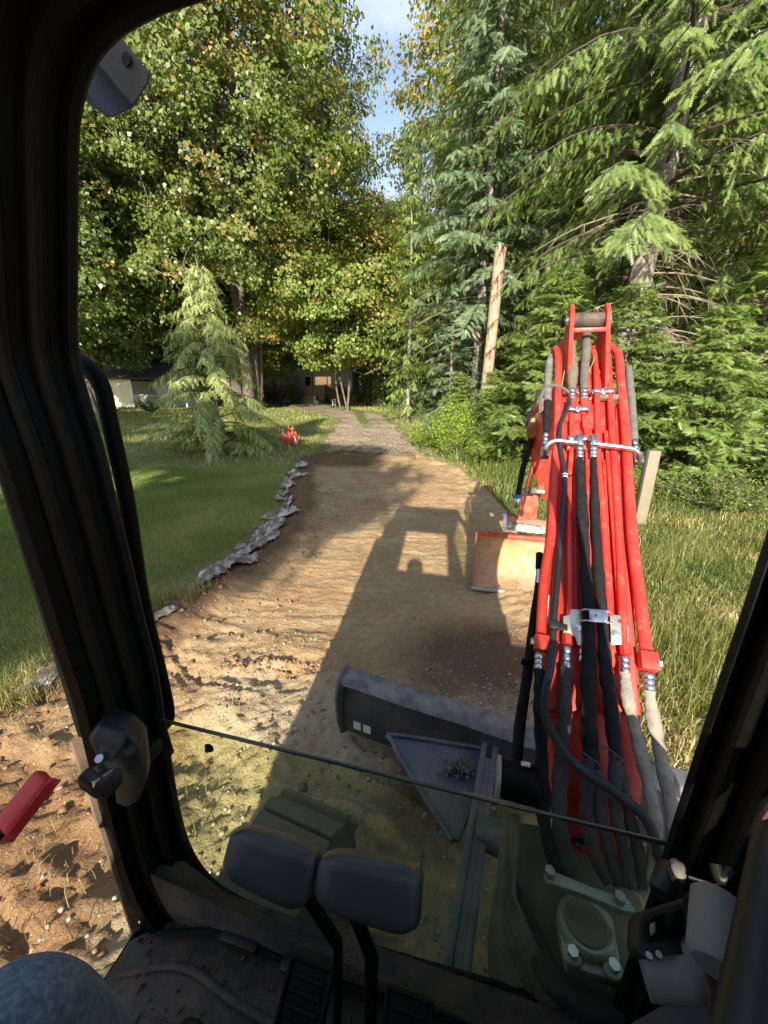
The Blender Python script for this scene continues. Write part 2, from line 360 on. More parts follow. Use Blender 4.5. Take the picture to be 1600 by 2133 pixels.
def warp_axis(lo, hi, c, fine, growth):
    out = [c]; d = fine
    while out[-1] < hi: out.append(out[-1] + d); d *= growth if abs(out[-1] - c) > 7 else 1.0
    left = [c]; d = fine
    while left[-1] > lo: left.append(left[-1] - d); d *= growth if abs(left[-1] - c) > 7 else 1.0
    return np.array(left[1:][::-1] + out)
def grid(name, xs, ys, zf, m, kind='structure', cut=None, attrs=None):
    X, Y = np.meshgrid(xs, ys); Z, sd = zf(X, Y)
    nx, ny = len(xs), len(ys); I = np.arange(nx * ny).reshape(ny, nx)
    F = np.stack([I[:-1, :-1], I[:-1, 1:], I[1:, 1:], I[1:, :-1]], -1).reshape(-1, 4)
    if cut is not None:
        keep = (sd > cut).ravel(); F = F[keep[F].any(1)]
    V = np.stack([X.ravel(), Y.ravel(), Z.ravel()], -1)
    used = np.zeros(len(V), bool); used[F.ravel()] = True; idx = np.cumsum(used) - 1
    at = {'sd': sd.ravel()[used]}
    o = npmesh(name, V[used], idx[F], m, smooth=True, attrs=at); tag(o, kind=kind); return o

def groundmat(name, stops, sc1, sc2, bumps, speck=None, mod=None):
    """stops: colours low..high over a noise; speck = (colour, scale, threshold) stones"""
    m = bpy.data.materials.new(name); m.use_nodes = True; n = m.node_tree; b = n.nodes['Principled BSDF']
    b.inputs['Roughness'].default_value = 0.95; b.inputs['Specular IOR Level'].default_value = 0.25
    co = n.nodes.new('ShaderNodeTexCoord')
    def noise(s, d=8, r=0.6):
        z = n.nodes.new('ShaderNodeTexNoise'); z.inputs['Scale'].default_value = s; z.inputs['Detail'].default_value = d; z.inputs['Roughness'].default_value = r
        n.links.new(co.outputs['Object'], z.inputs['Vector']); return z.outputs['Fac']
    a = noise(sc1); c = noise(sc2, 6, 0.7)
    ad = n.nodes.new('ShaderNodeMath'); ad.operation = 'MULTIPLY_ADD'; ad.inputs[1].default_value = 0.55; n.links.new(c, ad.inputs[0])
    sc = n.nodes.new('ShaderNodeMath'); sc.operation = 'MULTIPLY'; sc.inputs[1].default_value = 0.55; n.links.new(a, sc.inputs[0]); n.links.new(sc.outputs[0], ad.inputs[2])
    rp = n.nodes.new('ShaderNodeValToRGB'); e = rp.color_ramp.elements
    e[0].position = stops[0][0]; e[0].color = (*stops[0][1], 1); e[1].position = stops[-1][0]; e[1].color = (*stops[-1][1], 1)
    for p, q in stops[1:-1]: k = e.new(p); k.color = (*q, 1)
    n.links.new(ad.outputs[0], rp.inputs['Fac']); last = rp.outputs['Color']
    if mod:                                       # other colours where an attribute says so: (attr, lo, hi, colour)
        for an, lo, hi, colr in mod:
            at = n.nodes.new('ShaderNodeAttribute'); at.attribute_name = an
            jit = n.nodes.new('ShaderNodeMath'); jit.operation = 'MULTIPLY_ADD'; jit.inputs[1].default_value = (hi - lo) * 1.6
            sb = n.nodes.new('ShaderNodeMath'); sb.operation = 'SUBTRACT'; sb.inputs[1].default_value = 0.5
            n.links.new(noise(2.6, 7, 0.65), sb.inputs[0]); n.links.new(sb.outputs[0], jit.inputs[0]); n.links.new(at.outputs['Fac'], jit.inputs[2])
            mr = n.nodes.new('ShaderNodeMapRange'); mr.inputs['From Min'].default_value = lo; mr.inputs['From Max'].default_value = hi
            n.links.new(jit.outputs[0], mr.inputs['Value'])
            mi = n.nodes.new('ShaderNodeMix'); mi.data_type = 'RGBA'; mi.inputs['B'].default_value = (*colr, 1)
            n.links.new(mr.outputs['Result'], mi.inputs['Factor']); n.links.new(last, mi.inputs['A']); last = mi.outputs['Result']
    if speck:
        for colr, s, th in speck:
            vo = n.nodes.new('ShaderNodeTexVoronoi'); vo.inputs['Scale'].default_value = s; n.links.new(co.outputs['Object'], vo.inputs['Vector'])
            lt = n.nodes.new('ShaderNodeMath'); lt.operation = 'LESS_THAN'; lt.inputs[1].default_value = th; n.links.new(vo.outputs['Distance'], lt.inputs[0])
            sx = n.nodes.new('ShaderNodeSeparateColor'); n.links.new(vo.outputs['Color'], sx.inputs['Color'])
            gt = n.nodes.new('ShaderNodeMath'); gt.operation = 'GREATER_THAN'; gt.inputs[1].default_value = 0.72; n.links.new(sx.outputs['Red'], gt.inputs[0])
            ml = n.nodes.new('ShaderNodeMath'); ml.operation = 'MULTIPLY'; n.links.new(lt.outputs[0], ml.inputs[0]); n.links.new(gt.outputs[0], ml.inputs[1])
            mi = n.nodes.new('ShaderNodeMix'); mi.data_type = 'RGBA'; mi.inputs['B'].default_value = (*colr, 1)
            n.links.new(ml.outputs[0], mi.inputs['Factor']); n.links.new(last, mi.inputs['A']); last = mi.outputs['Result']
    n.links.new(last, b.inputs['Base Color'])
    prev = None
    for s, st, ds in bumps:
        bu = n.nodes.new('ShaderNodeBump'); bu.inputs['Strength'].default_value = st; bu.inputs['Distance'].default_value = ds
        n.links.new(noise(s, 7, 0.65), bu.inputs['Height'])
        if prev: n.links.new(prev, bu.inputs['Normal'])
        prev = bu.outputs['Normal']
    n.links.new(prev, b.inputs['Normal'])
    return m
DIRT = groundmat('clay_dirt', [(0.30, (0.20, 0.113, 0.050)), (0.44, (0.335, 0.203, 0.094)), (0.54, (0.39, 0.25, 0.122)), (0.66, (0.46, 0.33, 0.175))], 1.3, 14,
                 [(14, 0.7, 0.05), (60, 0.8, 0.02), (200, 0.5, 0.006)], speck=[((0.50, 0.46, 0.38), 46, 0.16), ((0.40, 0.36, 0.30), 95, 0.2)],
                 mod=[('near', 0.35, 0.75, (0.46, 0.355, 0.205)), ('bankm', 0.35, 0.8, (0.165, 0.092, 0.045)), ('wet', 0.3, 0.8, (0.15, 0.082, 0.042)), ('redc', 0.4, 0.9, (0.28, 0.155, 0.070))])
GRAVEL = groundmat('old_gravel_drive', [(0.32, (0.09, 0.065, 0.040)), (0.48, (0.19, 0.145, 0.095)), (0.66, (0.36, 0.29, 0.20))], 0.9, 11,
                   [(9, 0.5, 0.05), (45, 0.6, 0.02)], speck=[((0.50, 0.48, 0.44), 20, 0.2)], mod=[('grassy', 0.4, 0.7, (0.10, 0.13, 0.03))])
LAWN = groundmat('lawn_soil', [(0.34, (0.085, 0.125, 0.03)), (0.46, (0.16, 0.19, 0.05)), (0.56, (0.19, 0.18, 0.06)), (0.66, (0.32, 0.25, 0.12))], 0.55, 10,
                 [(12, 0.6, 0.05), (60, 0.8, 0.03)])
ASPH = groundmat('old_asphalt', [(0.3, (0.055, 0.055, 0.06)), (0.7, (0.085, 0.085, 0.088))], 2, 20, [(60, 0.4, 0.01)])

xs = warp_axis(-150, 150, -1, 0.14, 1.10); ys = warp_axis(-60, 190, 6, 0.14, 1.10)
def _lz(X, Y): return lawn_z(X, Y), np.zeros_like(X)
grid('ground', xs, ys, _lz, LAWN)
xs = np.concatenate([np.arange(-9, -2.8, 0.09), np.arange(-2.8, 2.6, 0.024)])
ys = np.concatenate([np.arange(-6, 0.1, 0.12), np.arange(0.1, 3.6, 0.02), np.arange(3.6, 7, 0.033), np.arange(7, 13.3, 0.06)])
rd = grid('dirt_road', xs, ys, road_z, DIRT, cut=-0.12)
co_ = np.empty(len(rd.data.vertices) * 3, np.float32); rd.data.vertices.foreach_get('co', co_); co_ = co_.reshape(-1, 3); X_, Y_ = co_[:, 0], co_[:, 1]
sd_ = np.empty(len(X_), np.float32); rd.data.attributes['sd'].data.foreach_get('value', sd_)
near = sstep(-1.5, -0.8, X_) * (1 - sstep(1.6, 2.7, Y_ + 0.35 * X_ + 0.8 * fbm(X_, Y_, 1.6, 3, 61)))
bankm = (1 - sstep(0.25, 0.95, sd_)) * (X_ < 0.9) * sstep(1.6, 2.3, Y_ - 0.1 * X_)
wet = np.exp(-(((X_ - 0.75) / 0.75) ** 2 + ((Y_ - 2.55) / 0.55) ** 2)) + 0.8 * sstep(9, 10.2, Y_) * (1 - sstep(-0.6, 0.9, X_))
wet = np.maximum(wet, 0.9 * np.exp(-(((X_ - 0.30) / 0.35) ** 2 + ((Y_ - 1.55) / 0.45) ** 2)))
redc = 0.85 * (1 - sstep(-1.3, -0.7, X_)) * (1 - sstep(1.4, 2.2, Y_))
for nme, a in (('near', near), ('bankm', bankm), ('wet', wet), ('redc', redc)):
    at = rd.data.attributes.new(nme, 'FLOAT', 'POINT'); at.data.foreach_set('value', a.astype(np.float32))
gd = grid('gravel_drive', np.arange(-11, 3.2, 0.12), np.arange(9, 34, 0.12), drive_z, GRAVEL, cut=-0.22)
co_ = np.empty(len(gd.data.vertices) * 3, np.float32); gd.data.vertices.foreach_get('co', co_); co_ = co_.reshape(-1, 3); X_, Y_ = co_[:, 0], co_[:, 1]
sd_ = np.empty(len(X_), np.float32); gd.data.attributes['sd'].data.foreach_get('value', sd_)
at = gd.data.attributes.new('grassy', 'FLOAT', 'POINT')
at.data.foreach_set('value', (np.exp(-((X_ + 0.7 + (Y_ - 18) * 0.12) / 0.35) ** 2) * sstep(17, 19, Y_) + (1 - sstep(0.0, 0.5, sd_))).astype(np.float32))
def aszf(X, Y):
    pol = [(-14, 33.2), (-4.2, 33.0), (-2.2, 35.2), (-3, 37.2), (-14, 36.5)]
    sd = sdist(pol, X, Y) + 0.3 * fbm(X, Y, 1.0, 3, 90); return gz(X, Y) + 0.10 - (1 - sstep(-0.2, 0.1, sd)) * 0.25, sd
grid('asphalt_drive', np.arange(-15, -1, 0.25), np.arange(32.4, 38, 0.25), aszf, ASPH, cut=-0.3)

# pebbles, clods and grass nobody could count
def rocks(name, n, area, smin, smax, m, zf, seed, power=2.2, flat=0.6, keep=None):
    r = np.random.default_rng(seed)
    x = r.uniform(area[0], area[1], n); y = r.uniform(area[2], area[3], n)
    z, sd = zf(x, y); k = sd > 0.02
    if keep is not None: k &= keep(x, y, r)
    x, y, z = x[k], y[k], z[k]; n = len(x)
    base = np.array([(1, 0, 0), (-1, 0, 0), (0, 1, 0), (0, -1, 0), (0, 0, 1), (0.3, 0.2, -1)], float) 
    F0 = np.array([(0, 2, 4), (2, 1, 4), (1, 3, 4), (3, 0, 4), (2, 0, 5), (1, 2, 5), (3, 1, 5), (0, 3, 5)])
    s = smin + (smax - smin) * r.random(n) ** power
    V = base[None] * (s[:, None, None] * r.uniform(0.6, 1.25, (n, 6, 1))) * np.array([1, 1, flat])
    a = r.uniform(0, 6.28, n); c, q = np.cos(a)[:, None], np.sin(a)[:, None]
    W = np.stack([V[..., 0] * c - V[..., 1] * q, V[..., 0] * q + V[..., 1] * c, V[..., 2]], -1)
    W += np.stack([x, y, z + s * 0.18], -1)[:, None]
    F = (F0[None] + (np.arange(n) * 6)[:, None, None]).reshape(-1, 3)
    o = npmesh(name, W.reshape(-1, 3), F, m, t=np.repeat(r.random(n), 6)); o['kind'] = 'stuff'; return o
def tmat(name, cols, rough=0.9):
    m = bpy.data.materials.new(name); m.use_nodes = True; n = m.node_tree; b = n.nodes['Principled BSDF']; b.inputs['Roughness'].default_value = rough
    b.inputs['Specular IOR Level'].default_value = 0.25
    at = n.nodes.new('ShaderNodeAttribute'); at.attribute_name = 't'; rp = n.nodes.new('ShaderNodeValToRGB'); e = rp.color_ramp.elements
    e[0].position = 0; e[0].color = (*cols[0], 1); e[1].position = 1; e[1].color = (*cols[-1], 1)
    for i, c in enumerate(cols[1:-1]): k = e.new((i + 1) / (len(cols) - 1)); k.color = (*c, 1)
    n.links.new(at.outputs['Fac'], rp.inputs['Fac']); n.links.new(rp.outputs['Color'], b.inputs['Base Color']); return m
PEB = tmat('pebbles', [(0.24, 0.17, 0.10), (0.33, 0.26, 0.17), (0.44, 0.39, 0.31), (0.26, 0.17, 0.10)])
CLOD = tmat('clods', [(0.16, 0.08, 0.04), (0.24, 0.135, 0.07), (0.32, 0.21, 0.12)])
rocks('gravel_stones', 11000, (-2.8, 1.9, 0.2, 3.2), 0.003, 0.016, PEB, road_z, 1, keep=lambda x, y, r: (r.random(len(x)) < np.clip(1.25 - (y + 0.35 * x - 1.0) * 0.62, 0.06, 1)) & (r.random(len(x)) < np.clip((x + 1.3) * 2, 0.12, 1)))
rocks('pale_pebbles', 2600, (-1.8, 2.1, 2.2, 9), 0.003, 0.011, PEB, road_z, 2)
rocks('soil_clods', 9000, (-4.5, 1.9, 0.2, 8), 0.005, 0.034, CLOD, road_z, 3, power=3.8, keep=lambda x, y, r: r.random(len(x)) < np.where(x < -1.05 + 0.07 * y, 1.0, np.where(y < 2.3, 0.45, 0.03)))
rx_, ry_ = G(560, 1395).x, G(560, 1395).y
rocks('ridge_clods', 170, (rx_ - 0.36, rx_ + 0.36, ry_ - 0.055, ry_ + 0.075), 0.008, 0.026, CLOD, road_z, 5, power=1.3)
rocks('gravel_heap', 3500, (0.25, 1.5, 1.75, 2.5), 0.004, 0.015, PEB, road_z, 6, keep=lambda x, y, r: r.random(len(x)) < np.exp(-(((x - 0.75) / 0.4) ** 2 + ((y - 2.05) / 0.22) ** 2) * 1.6))
rocks('drive_gravel', 6000, (-3, 1.8, 9.5, 20), 0.008, 0.03, PEB, drive_z, 7)

def blades(name, x, y, z, h, w, m, seed, lean=0.5, tcol=None, bend=False):
    r = np.random.default_rng(seed); n = len(x); a = r.uniform(0, 6.283, n); b = r.uniform(0, 6.283, n); l = h * lean * r.random(n)
    dx, dy = np.cos(a) * w / 2, np.sin(a) * w / 2; tx, ty = x + np.cos(b) * l, y + np.sin(b) * l; tz = z + np.sqrt(np.maximum(h * h - l * l, 0.0001))
    if not bend:
        V = np.stack([np.stack([x - dx, y - dy, z - 0.01], -1), np.stack([x + dx, y + dy, z - 0.01], -1), np.stack([tx, ty, tz], -1)], 1)
        F = np.arange(n * 3).reshape(n, 3); k = 3
    else:
        mx_, my_ = x + np.cos(b) * l * 0.35, y + np.sin(b) * l * 0.35; mz = z + (tz - z) * 0.72; ez = z + (tz - z) * 0.9
        V = np.stack([np.stack([x - dx, y - dy, z - 0.01], -1), np.stack([x + dx, y + dy, z - 0.01], -1), np.stack([mx_ - dx * .8, my_ - dy * .8, mz], -1),
                      np.stack([mx_ + dx * .8, my_ + dy * .8, mz], -1), np.stack([tx + np.cos(b) * l * .5, ty + np.sin(b) * l * .5, ez], -1)], 1)
        i = (np.arange(n) * 5)[:, None]; F = np.concatenate([i + np.array([[0, 1, 3]]), i + np.array([[0, 3, 2]]), i + np.array([[2, 3, 4]])], 1).reshape(-1, 3); k = 5
    t = r.random(n) if tcol is None else np.clip(tcol + r.normal(0, 0.16, n), 0, 1)
    o = npmesh(name, V.reshape(-1, 3), F, m, t=np.repeat(t, k)); o['kind'] = 'stuff'; return o
GRASSM = leafmat('grass_blades', (0.11, 0.18, 0.036), (0.27, 0.32, 0.08), (0.46, 0.38, 0.19), trans=0.3, obj_var=0)
WEEDM = leafmat('weeds_blades', (0.06, 0.13, 0.02), (0.26, 0.25, 0.07), (0.50, 0.40, 0.20), trans=0.35, obj_var=0)
def scatter(n, x0, x1, y0, y1, seed, cond):
    r = np.random.default_rng(seed); x = r.uniform(x0, x1, n); y = r.uniform(y0, y1, n)
    k = cond(x, y, r); return x[k], y[k]
def offroad(x, y, m=-0.05): return (sdist(road_poly, x, y) + 0.22 * fbm(x, y, 2.2, 4, 31) < m) & (sdist(drive_poly, x, y) + 0.5 * fbm(x, y, 1.3, 4, 41) < -0.1)
inview = lambda x, y: (np.abs(x) < y * 1.08 + 0.8)
def dry(x, y): return np.clip(0.50 + 1.5 * fbm(x, y, 0.7, 4, 71) + 0.30 * np.exp(-np.abs(sdist(road_poly, x, y)) * 2.5), 0, 1)
x, y = scatter(330000, -8.5, -0.9, 1.7, 9.5, 11, lambda x, y, r: offroad(x, y) & inview(x, y) & (r.random(len(x)) < 0.9 * np.clip(6.5 / (y + 1), 0, 1) * np.clip(-sdist(road_poly, x, y) * 3, 0.12, 1)))
blades('lawn_grass', x, y, lawn_z(x, y), 0.032 + 0.03 * rng.random(len(x)), 0.006 + 0.0006 * y, GRASSM, 21, 0.7, dry(x, y) - 0.03)
x, y = scatter(90000, -30, 12, 9.3, 34, 12, lambda x, y, r: offroad(x, y) & inview(x, y) & (r.random(len(x)) < np.clip(12 / y, 0, 1)))
blades('far_lawn_grass', x, y, lawn_z(x, y), 0.08 + 0.08 * rng.random(len(x)), 0.012 + 0.0012 * y, GRASSM, 22, 0.6, dry(x, y))
x, y = scatter(140000, 1.5, 8.5, 0.7, 9.5, 13, lambda x, y, r: offroad(x, y, 0.05) & inview(x, y) & (r.random(len(x)) < np.clip(4.0 / (y + 0.5), 0, 1)))
blades('rough_verge_grass', x, y, lawn_z(x, y), 0.04 + 0.09 * rng.random(len(x)) ** 2, 0.005 + 0.0008 * y, WEEDM, 23, 0.95, np.clip(0.06 + dry(x, y) * 0.75 + 1.2 * fbm(x, y, 2.3, 3, 66), 0, 1), bend=True)
x, y = scatter(16000, 1.8, 5.5, 1.0, 4.6, 14, lambda x, y, r: offroad(x, y, 0.0) & (fbm(x, y, 1.2, 3, 55) > 0.03))
blades('tall_seed_grass', x, y, lawn_z(x, y), 0.14 + 0.26 * rng.random(len(x)), 0.0045, WEEDM, 24, 0.97, 0.62 + 0 * x, bend=True)
# tufts and straw along the torn edge of the lawn
x, y = scatter(60000, -4.5, -0.6, 0.4, 3.4, 15, lambda x, y, r: (np.abs(sdist(road_poly, x, y) - 0.08) < 0.30) & (fbm(x, y, 2.6, 3, 56) > 0.015) & (r.random(len(x)) < 0.8))
blades('edge_straw', x, y, np.maximum(lawn_z(x, y), road_z(x, y)[0]), 0.05 + 0.13 * rng.random(len(x)), 0.0045, WEEDM, 25, 0.98, 0.78 + 0 * x, bend=True)
x, y = scatter(26000, -2.8, -0.75, 0.35, 2.1, 16, lambda x, y, r: (fbm(x, y, 2.2, 3, 57) > 0.05) & (r.random(len(x)) < 0.28))
x, y = x[::7], y[::7]
blades('dead_grass_in_the_dirt', x, y, road_z(x, y)[0] + 0.005, 0.04 + 0.09 * rng.random(len(x)), 0.003, tmat('straw', [(0.16, 0.10, 0.05), (0.30, 0.22, 0.11), (0.24, 0.19, 0.09)]), 26, 0.995, 0.7 + 0 * x, bend=True)
x, y = scatter(38000, 1.6, 12, 6.5, 16, 17, lambda x, y, r: offroad(x, y, 0.0) & inview(x, y) & (r.random(len(x)) < 0.5))
blades('forest_edge_weeds', x, y, lawn_z(x, y), 0.15 + 0.30 * rng.random(len(x)) ** 2, 0.02, WEEDM, 27, 0.7, 0.35 + 0 * x, bend=True)

# ================================================================== TREES AND SHRUBS
BARKG = mat('grey_conifer_bark', (0.17, 0.145, 0.12), 0.95, noise=((0.33, 0.30, 0.26), 5, 0.42, 0.62), bump=(14, 0.9, 0.05), dirt=((0.08, 0.06, 0.045), 9, 0.56, 0.66))
BARKM = mat('maple_bark', (0.09, 0.075, 0.06), 0.95, noise=((0.20, 0.17, 0.14), 4, 0.42, 0.7), bump=(12, 0.8, 0.04))
BRWOOD = mat('conifer_branch_wood', (0.075, 0.055, 0.04), 0.95)
TWIG = mat('pale_twigs', (0.24, 0.21, 0.17), 0.9, noise=((0.10, 0.085, 0.065), 4, 0.4, 0.7))
DEADW = mat('dead_branch_wood', (0.36, 0.30, 0.22), 0.95, noise=((0.18, 0.14, 0.10), 6, 0.4, 0.7))
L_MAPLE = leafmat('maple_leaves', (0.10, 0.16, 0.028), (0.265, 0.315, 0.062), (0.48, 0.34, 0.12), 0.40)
L_MAPLED = leafmat('shaded_maple_leaves', (0.065, 0.115, 0.030), (0.17, 0.225, 0.055), (0.32, 0.25, 0.08), 0.38)  # maple leaf colours darkened, so shade is part of the colour
L_AUT = leafmat('turning_leaves', (0.10, 0.16, 0.03), (0.27, 0.29, 0.06), (0.48, 0.34, 0.08), 0.4)
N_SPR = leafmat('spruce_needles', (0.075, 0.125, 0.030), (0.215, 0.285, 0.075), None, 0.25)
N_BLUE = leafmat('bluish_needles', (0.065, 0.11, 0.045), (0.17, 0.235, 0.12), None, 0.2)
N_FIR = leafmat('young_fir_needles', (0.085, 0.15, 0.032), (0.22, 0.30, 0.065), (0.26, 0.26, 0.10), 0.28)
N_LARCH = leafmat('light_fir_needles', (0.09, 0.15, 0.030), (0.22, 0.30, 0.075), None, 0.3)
N_DEO = leafmat('deodar_needles', (0.12, 0.165, 0.045), (0.33, 0.37, 0.125), None, 0.2)
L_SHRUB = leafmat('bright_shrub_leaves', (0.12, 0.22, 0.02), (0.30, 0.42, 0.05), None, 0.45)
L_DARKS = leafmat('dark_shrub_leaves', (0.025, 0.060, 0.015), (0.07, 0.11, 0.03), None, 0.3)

def _norm(a): return a / np.maximum(np.linalg.norm(a, axis=-1, keepdims=True), 1e-9)
def stamp(base, d, nrm, size, T, F0):
    """T (k,3) template in (along, side, normal)"""
    d = _norm(d); s = _norm(np.cross(nrm, d)); n = np.cross(d, s); N = len(base)
    V = base[:, None] + size[:, None, None] * (T[None, :, 0:1] * d[:, None] + T[None, :, 1:2] * s[:, None] + T[None, :, 2:3] * n[:, None])
    F = (F0[None] + (np.arange(N) * len(T))[:, None, None]).reshape(-1, F0.shape[1]); return V.reshape(-1, 3), F
LEAF_T = np.array([(0, 0, 0), (0.30, 0.46, 0.03), (0.46, 0.17, 0.0), (1, 0, -0.10), (0.46, -0.17, 0.0), (0.30, -0.46, 0.03)]); LEAF_F = np.array([[0, 1, 2, 3, 4, 5]])
KITE_T = np.array([(0, 0, 0), (0.38, 0.42, 0.10), (1, 0, -0.06), (0.38, -0.42, 0.10)]); KITE_F = np.array([[0, 1, 2, 3]])
def spray_t(n=6, wid=0.27):
    V = []; F = []
    for i in range(n):
        x = 0.03 + i * 0.9 / n; w = wid * (1 - 0.55 * i / n)
        for sg in (1, -1):
            k = len(V); V += [(x, 0, 0), (x + 0.15, 0, 0), (x + 0.22, sg * w, -0.05)]; F.append((k, k + 1, k + 2))
    k = len(V); V += [(0, 0.018, 0), (0, -0.018, 0), (1.05, 0, -0.03)]; F.append((k, k + 1, k + 2))
    return np.array(V), np.array(F)
SPRAY = spray_t(); SPRAY_S = spray_t(4, 0.20)

def conifer(name, H, r0, z0, Lmax, nb, seed, needle, bark=BARKG, prof=lambda u: (1 - u) ** 0.75, rise=0.25, droop=0.5, hang=0.5, sl=0.3, lat=0.19,
            latlen=0.33, dead=0, lean=(0, 0), tip=0.25, narrow=False, inner=0.22, minb=0.35, gap=0.0):
    r = np.random.default_rng(seed); root = empty(name)
    def axis(z): f = z / H; return np.array([lean[0] * f + 0.04 * H / 20 * math.sin(f * 7 + seed), lean[1] * f, z])
    zz = np.linspace(-0.3, H, 16); pts = [Vector(axis(max(z, 0)) if z > 0 else (0, 0, z)) for z in zz]
    rr = [r0 * (1.25 if z < 0.2 else 1) * max(0.04, (1 - max(z, 0) / H)) ** 0.8 + 0.01 for z in zz]
    tube('trunk', pts, rr, bark, root, n=9)
    W = MB(); base = []; dd = []; nn = []; ss = []; tt = []
    us = (np.arange(nb) + r.random(nb)) / nb
    for i, u in enumerate(us):
        if r.random() < gap: continue
        z = z0 + (H - z0) * u ** 0.85; L = max(Lmax * prof(u) * r.uniform(0.72, 1.12), minb); a = i * 2.399 + r.uniform(-.4, .4)
        out = np.array([math.cos(a), math.sin(a), 0]); o = axis(z); side = np.array([-out[1], out[0], 0])
        K = 7; s = np.linspace(0, 1, K); rs = rise * r.uniform(0.6, 1.4); dr = droop * r.uniform(0.7, 1.3); bend = r.normal(0, 0.1)
        crv = o + np.outer(s * L, out) + np.outer(s * rs * L - s ** 2.2 * dr * L, [0, 0, 1]) + np.outer(s ** 2 * bend * L, side)
        crv[:, 2] = np.maximum(crv[:, 2], 0.12)
        br = r0 * 0.16 * (L / Lmax) + 0.006
        v, f = tube_geo([Vector(c) for c in crv], [br * (1 - 0.85 * q) for q in s], 4, False); W.add(v, f)
        nl = max(3, int(L * (1 - inner) / lat))
        for j in range(nl):
            q = inner + (1 - inner) * (j + r.random()) / nl; p = np.array([np.interp(q, s, crv[:, c]) for c in range(3)])
            tg = np.array([np.interp(min(q + .08, 1), s, crv[:, c]) - np.interp(q - .08, s, crv[:, c]) for c in range(3)]); tg /= np.linalg.norm(tg)
            for sg in (1, -1):
                l = max(latlen * L * (1.05 - q) ** 0.7 * r.uniform(0.6, 1.15), sl * 0.7)
                d = tg * r.uniform(0.35, 0.8) + side * sg * r.uniform(0.5, 1.0); d[2] -= hang * r.uniform(0.2, 0.9); d /= np.linalg.norm(d)
                k = max(2, int(l / (sl * 0.36)))
                for m_ in range(k):
                    w = (m_ + r.random() * .6) / k; b = p + d * l * w; b[2] -= hang * 0.35 * l * w * w
                    e = d + r.normal(0, 0.34, 3); e[2] -= hang * (0.3 + 0.9 * r.random())
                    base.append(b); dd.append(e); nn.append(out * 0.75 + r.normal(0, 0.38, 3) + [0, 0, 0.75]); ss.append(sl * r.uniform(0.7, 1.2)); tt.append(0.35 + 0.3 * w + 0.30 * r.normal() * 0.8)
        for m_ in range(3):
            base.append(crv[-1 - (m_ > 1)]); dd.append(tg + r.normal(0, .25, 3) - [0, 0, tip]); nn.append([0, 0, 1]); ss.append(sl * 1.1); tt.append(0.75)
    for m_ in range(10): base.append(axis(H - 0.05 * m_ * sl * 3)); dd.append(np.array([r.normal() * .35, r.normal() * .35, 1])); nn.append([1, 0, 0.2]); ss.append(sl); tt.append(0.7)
    ob = W.build('branches', BRWOOD, root); ob['kind'] = 'stuff'
    T, F0 = SPRAY_S if narrow else SPRAY
    nn = np.array(nn, float)
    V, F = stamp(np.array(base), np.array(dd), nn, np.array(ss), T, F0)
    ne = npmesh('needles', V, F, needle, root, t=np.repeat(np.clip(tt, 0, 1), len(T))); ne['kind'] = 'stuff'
    if dead:
        D = MB()
        for i in range(dead):
            z = r.uniform(1.0, z0 + 2.5); a = r.uniform(0, 6.28); L = r.uniform(0.9, 2.9); out = Vector((math.cos(a), math.sin(a), 0)); o = Vector(axis(z)); side = Vector((-out.y, out.x, 0))
            c = [o + out * (L * s) + Vector((0, 0, L * (0.12 * s - 0.38 * s * s))) + side * (0.12 * L * math.sin(s * 3 + i)) for s in (0, .2, .4, .6, .8, 1)]
            v, f = tube_geo(c, [0.020, 0.017, 0.014, 0.011, 0.008, 0.004], 4, False); D.add(v, f)
            for j in range(9):
                s = r.uniform(0.25, 1); b = c[min(int(s * 5), 4)]; e = out * r.uniform(.2, .7) + side * r.uniform(-1, 1) + Vector((0, 0, r.uniform(-.9, .15))); l = r.uniform(0.25, 0.75)
                v, f = tube_geo([b, b + e * l * .5 + Vector((0, 0, -.03)), b + e * l + Vector((0, 0, -.12))], [0.006, 0.0045, 0.002], 3, False); D.add(v, f)
        dv = D.build('dead_branches', DEADW, root); dv['kind'] = 'stuff'
    return root

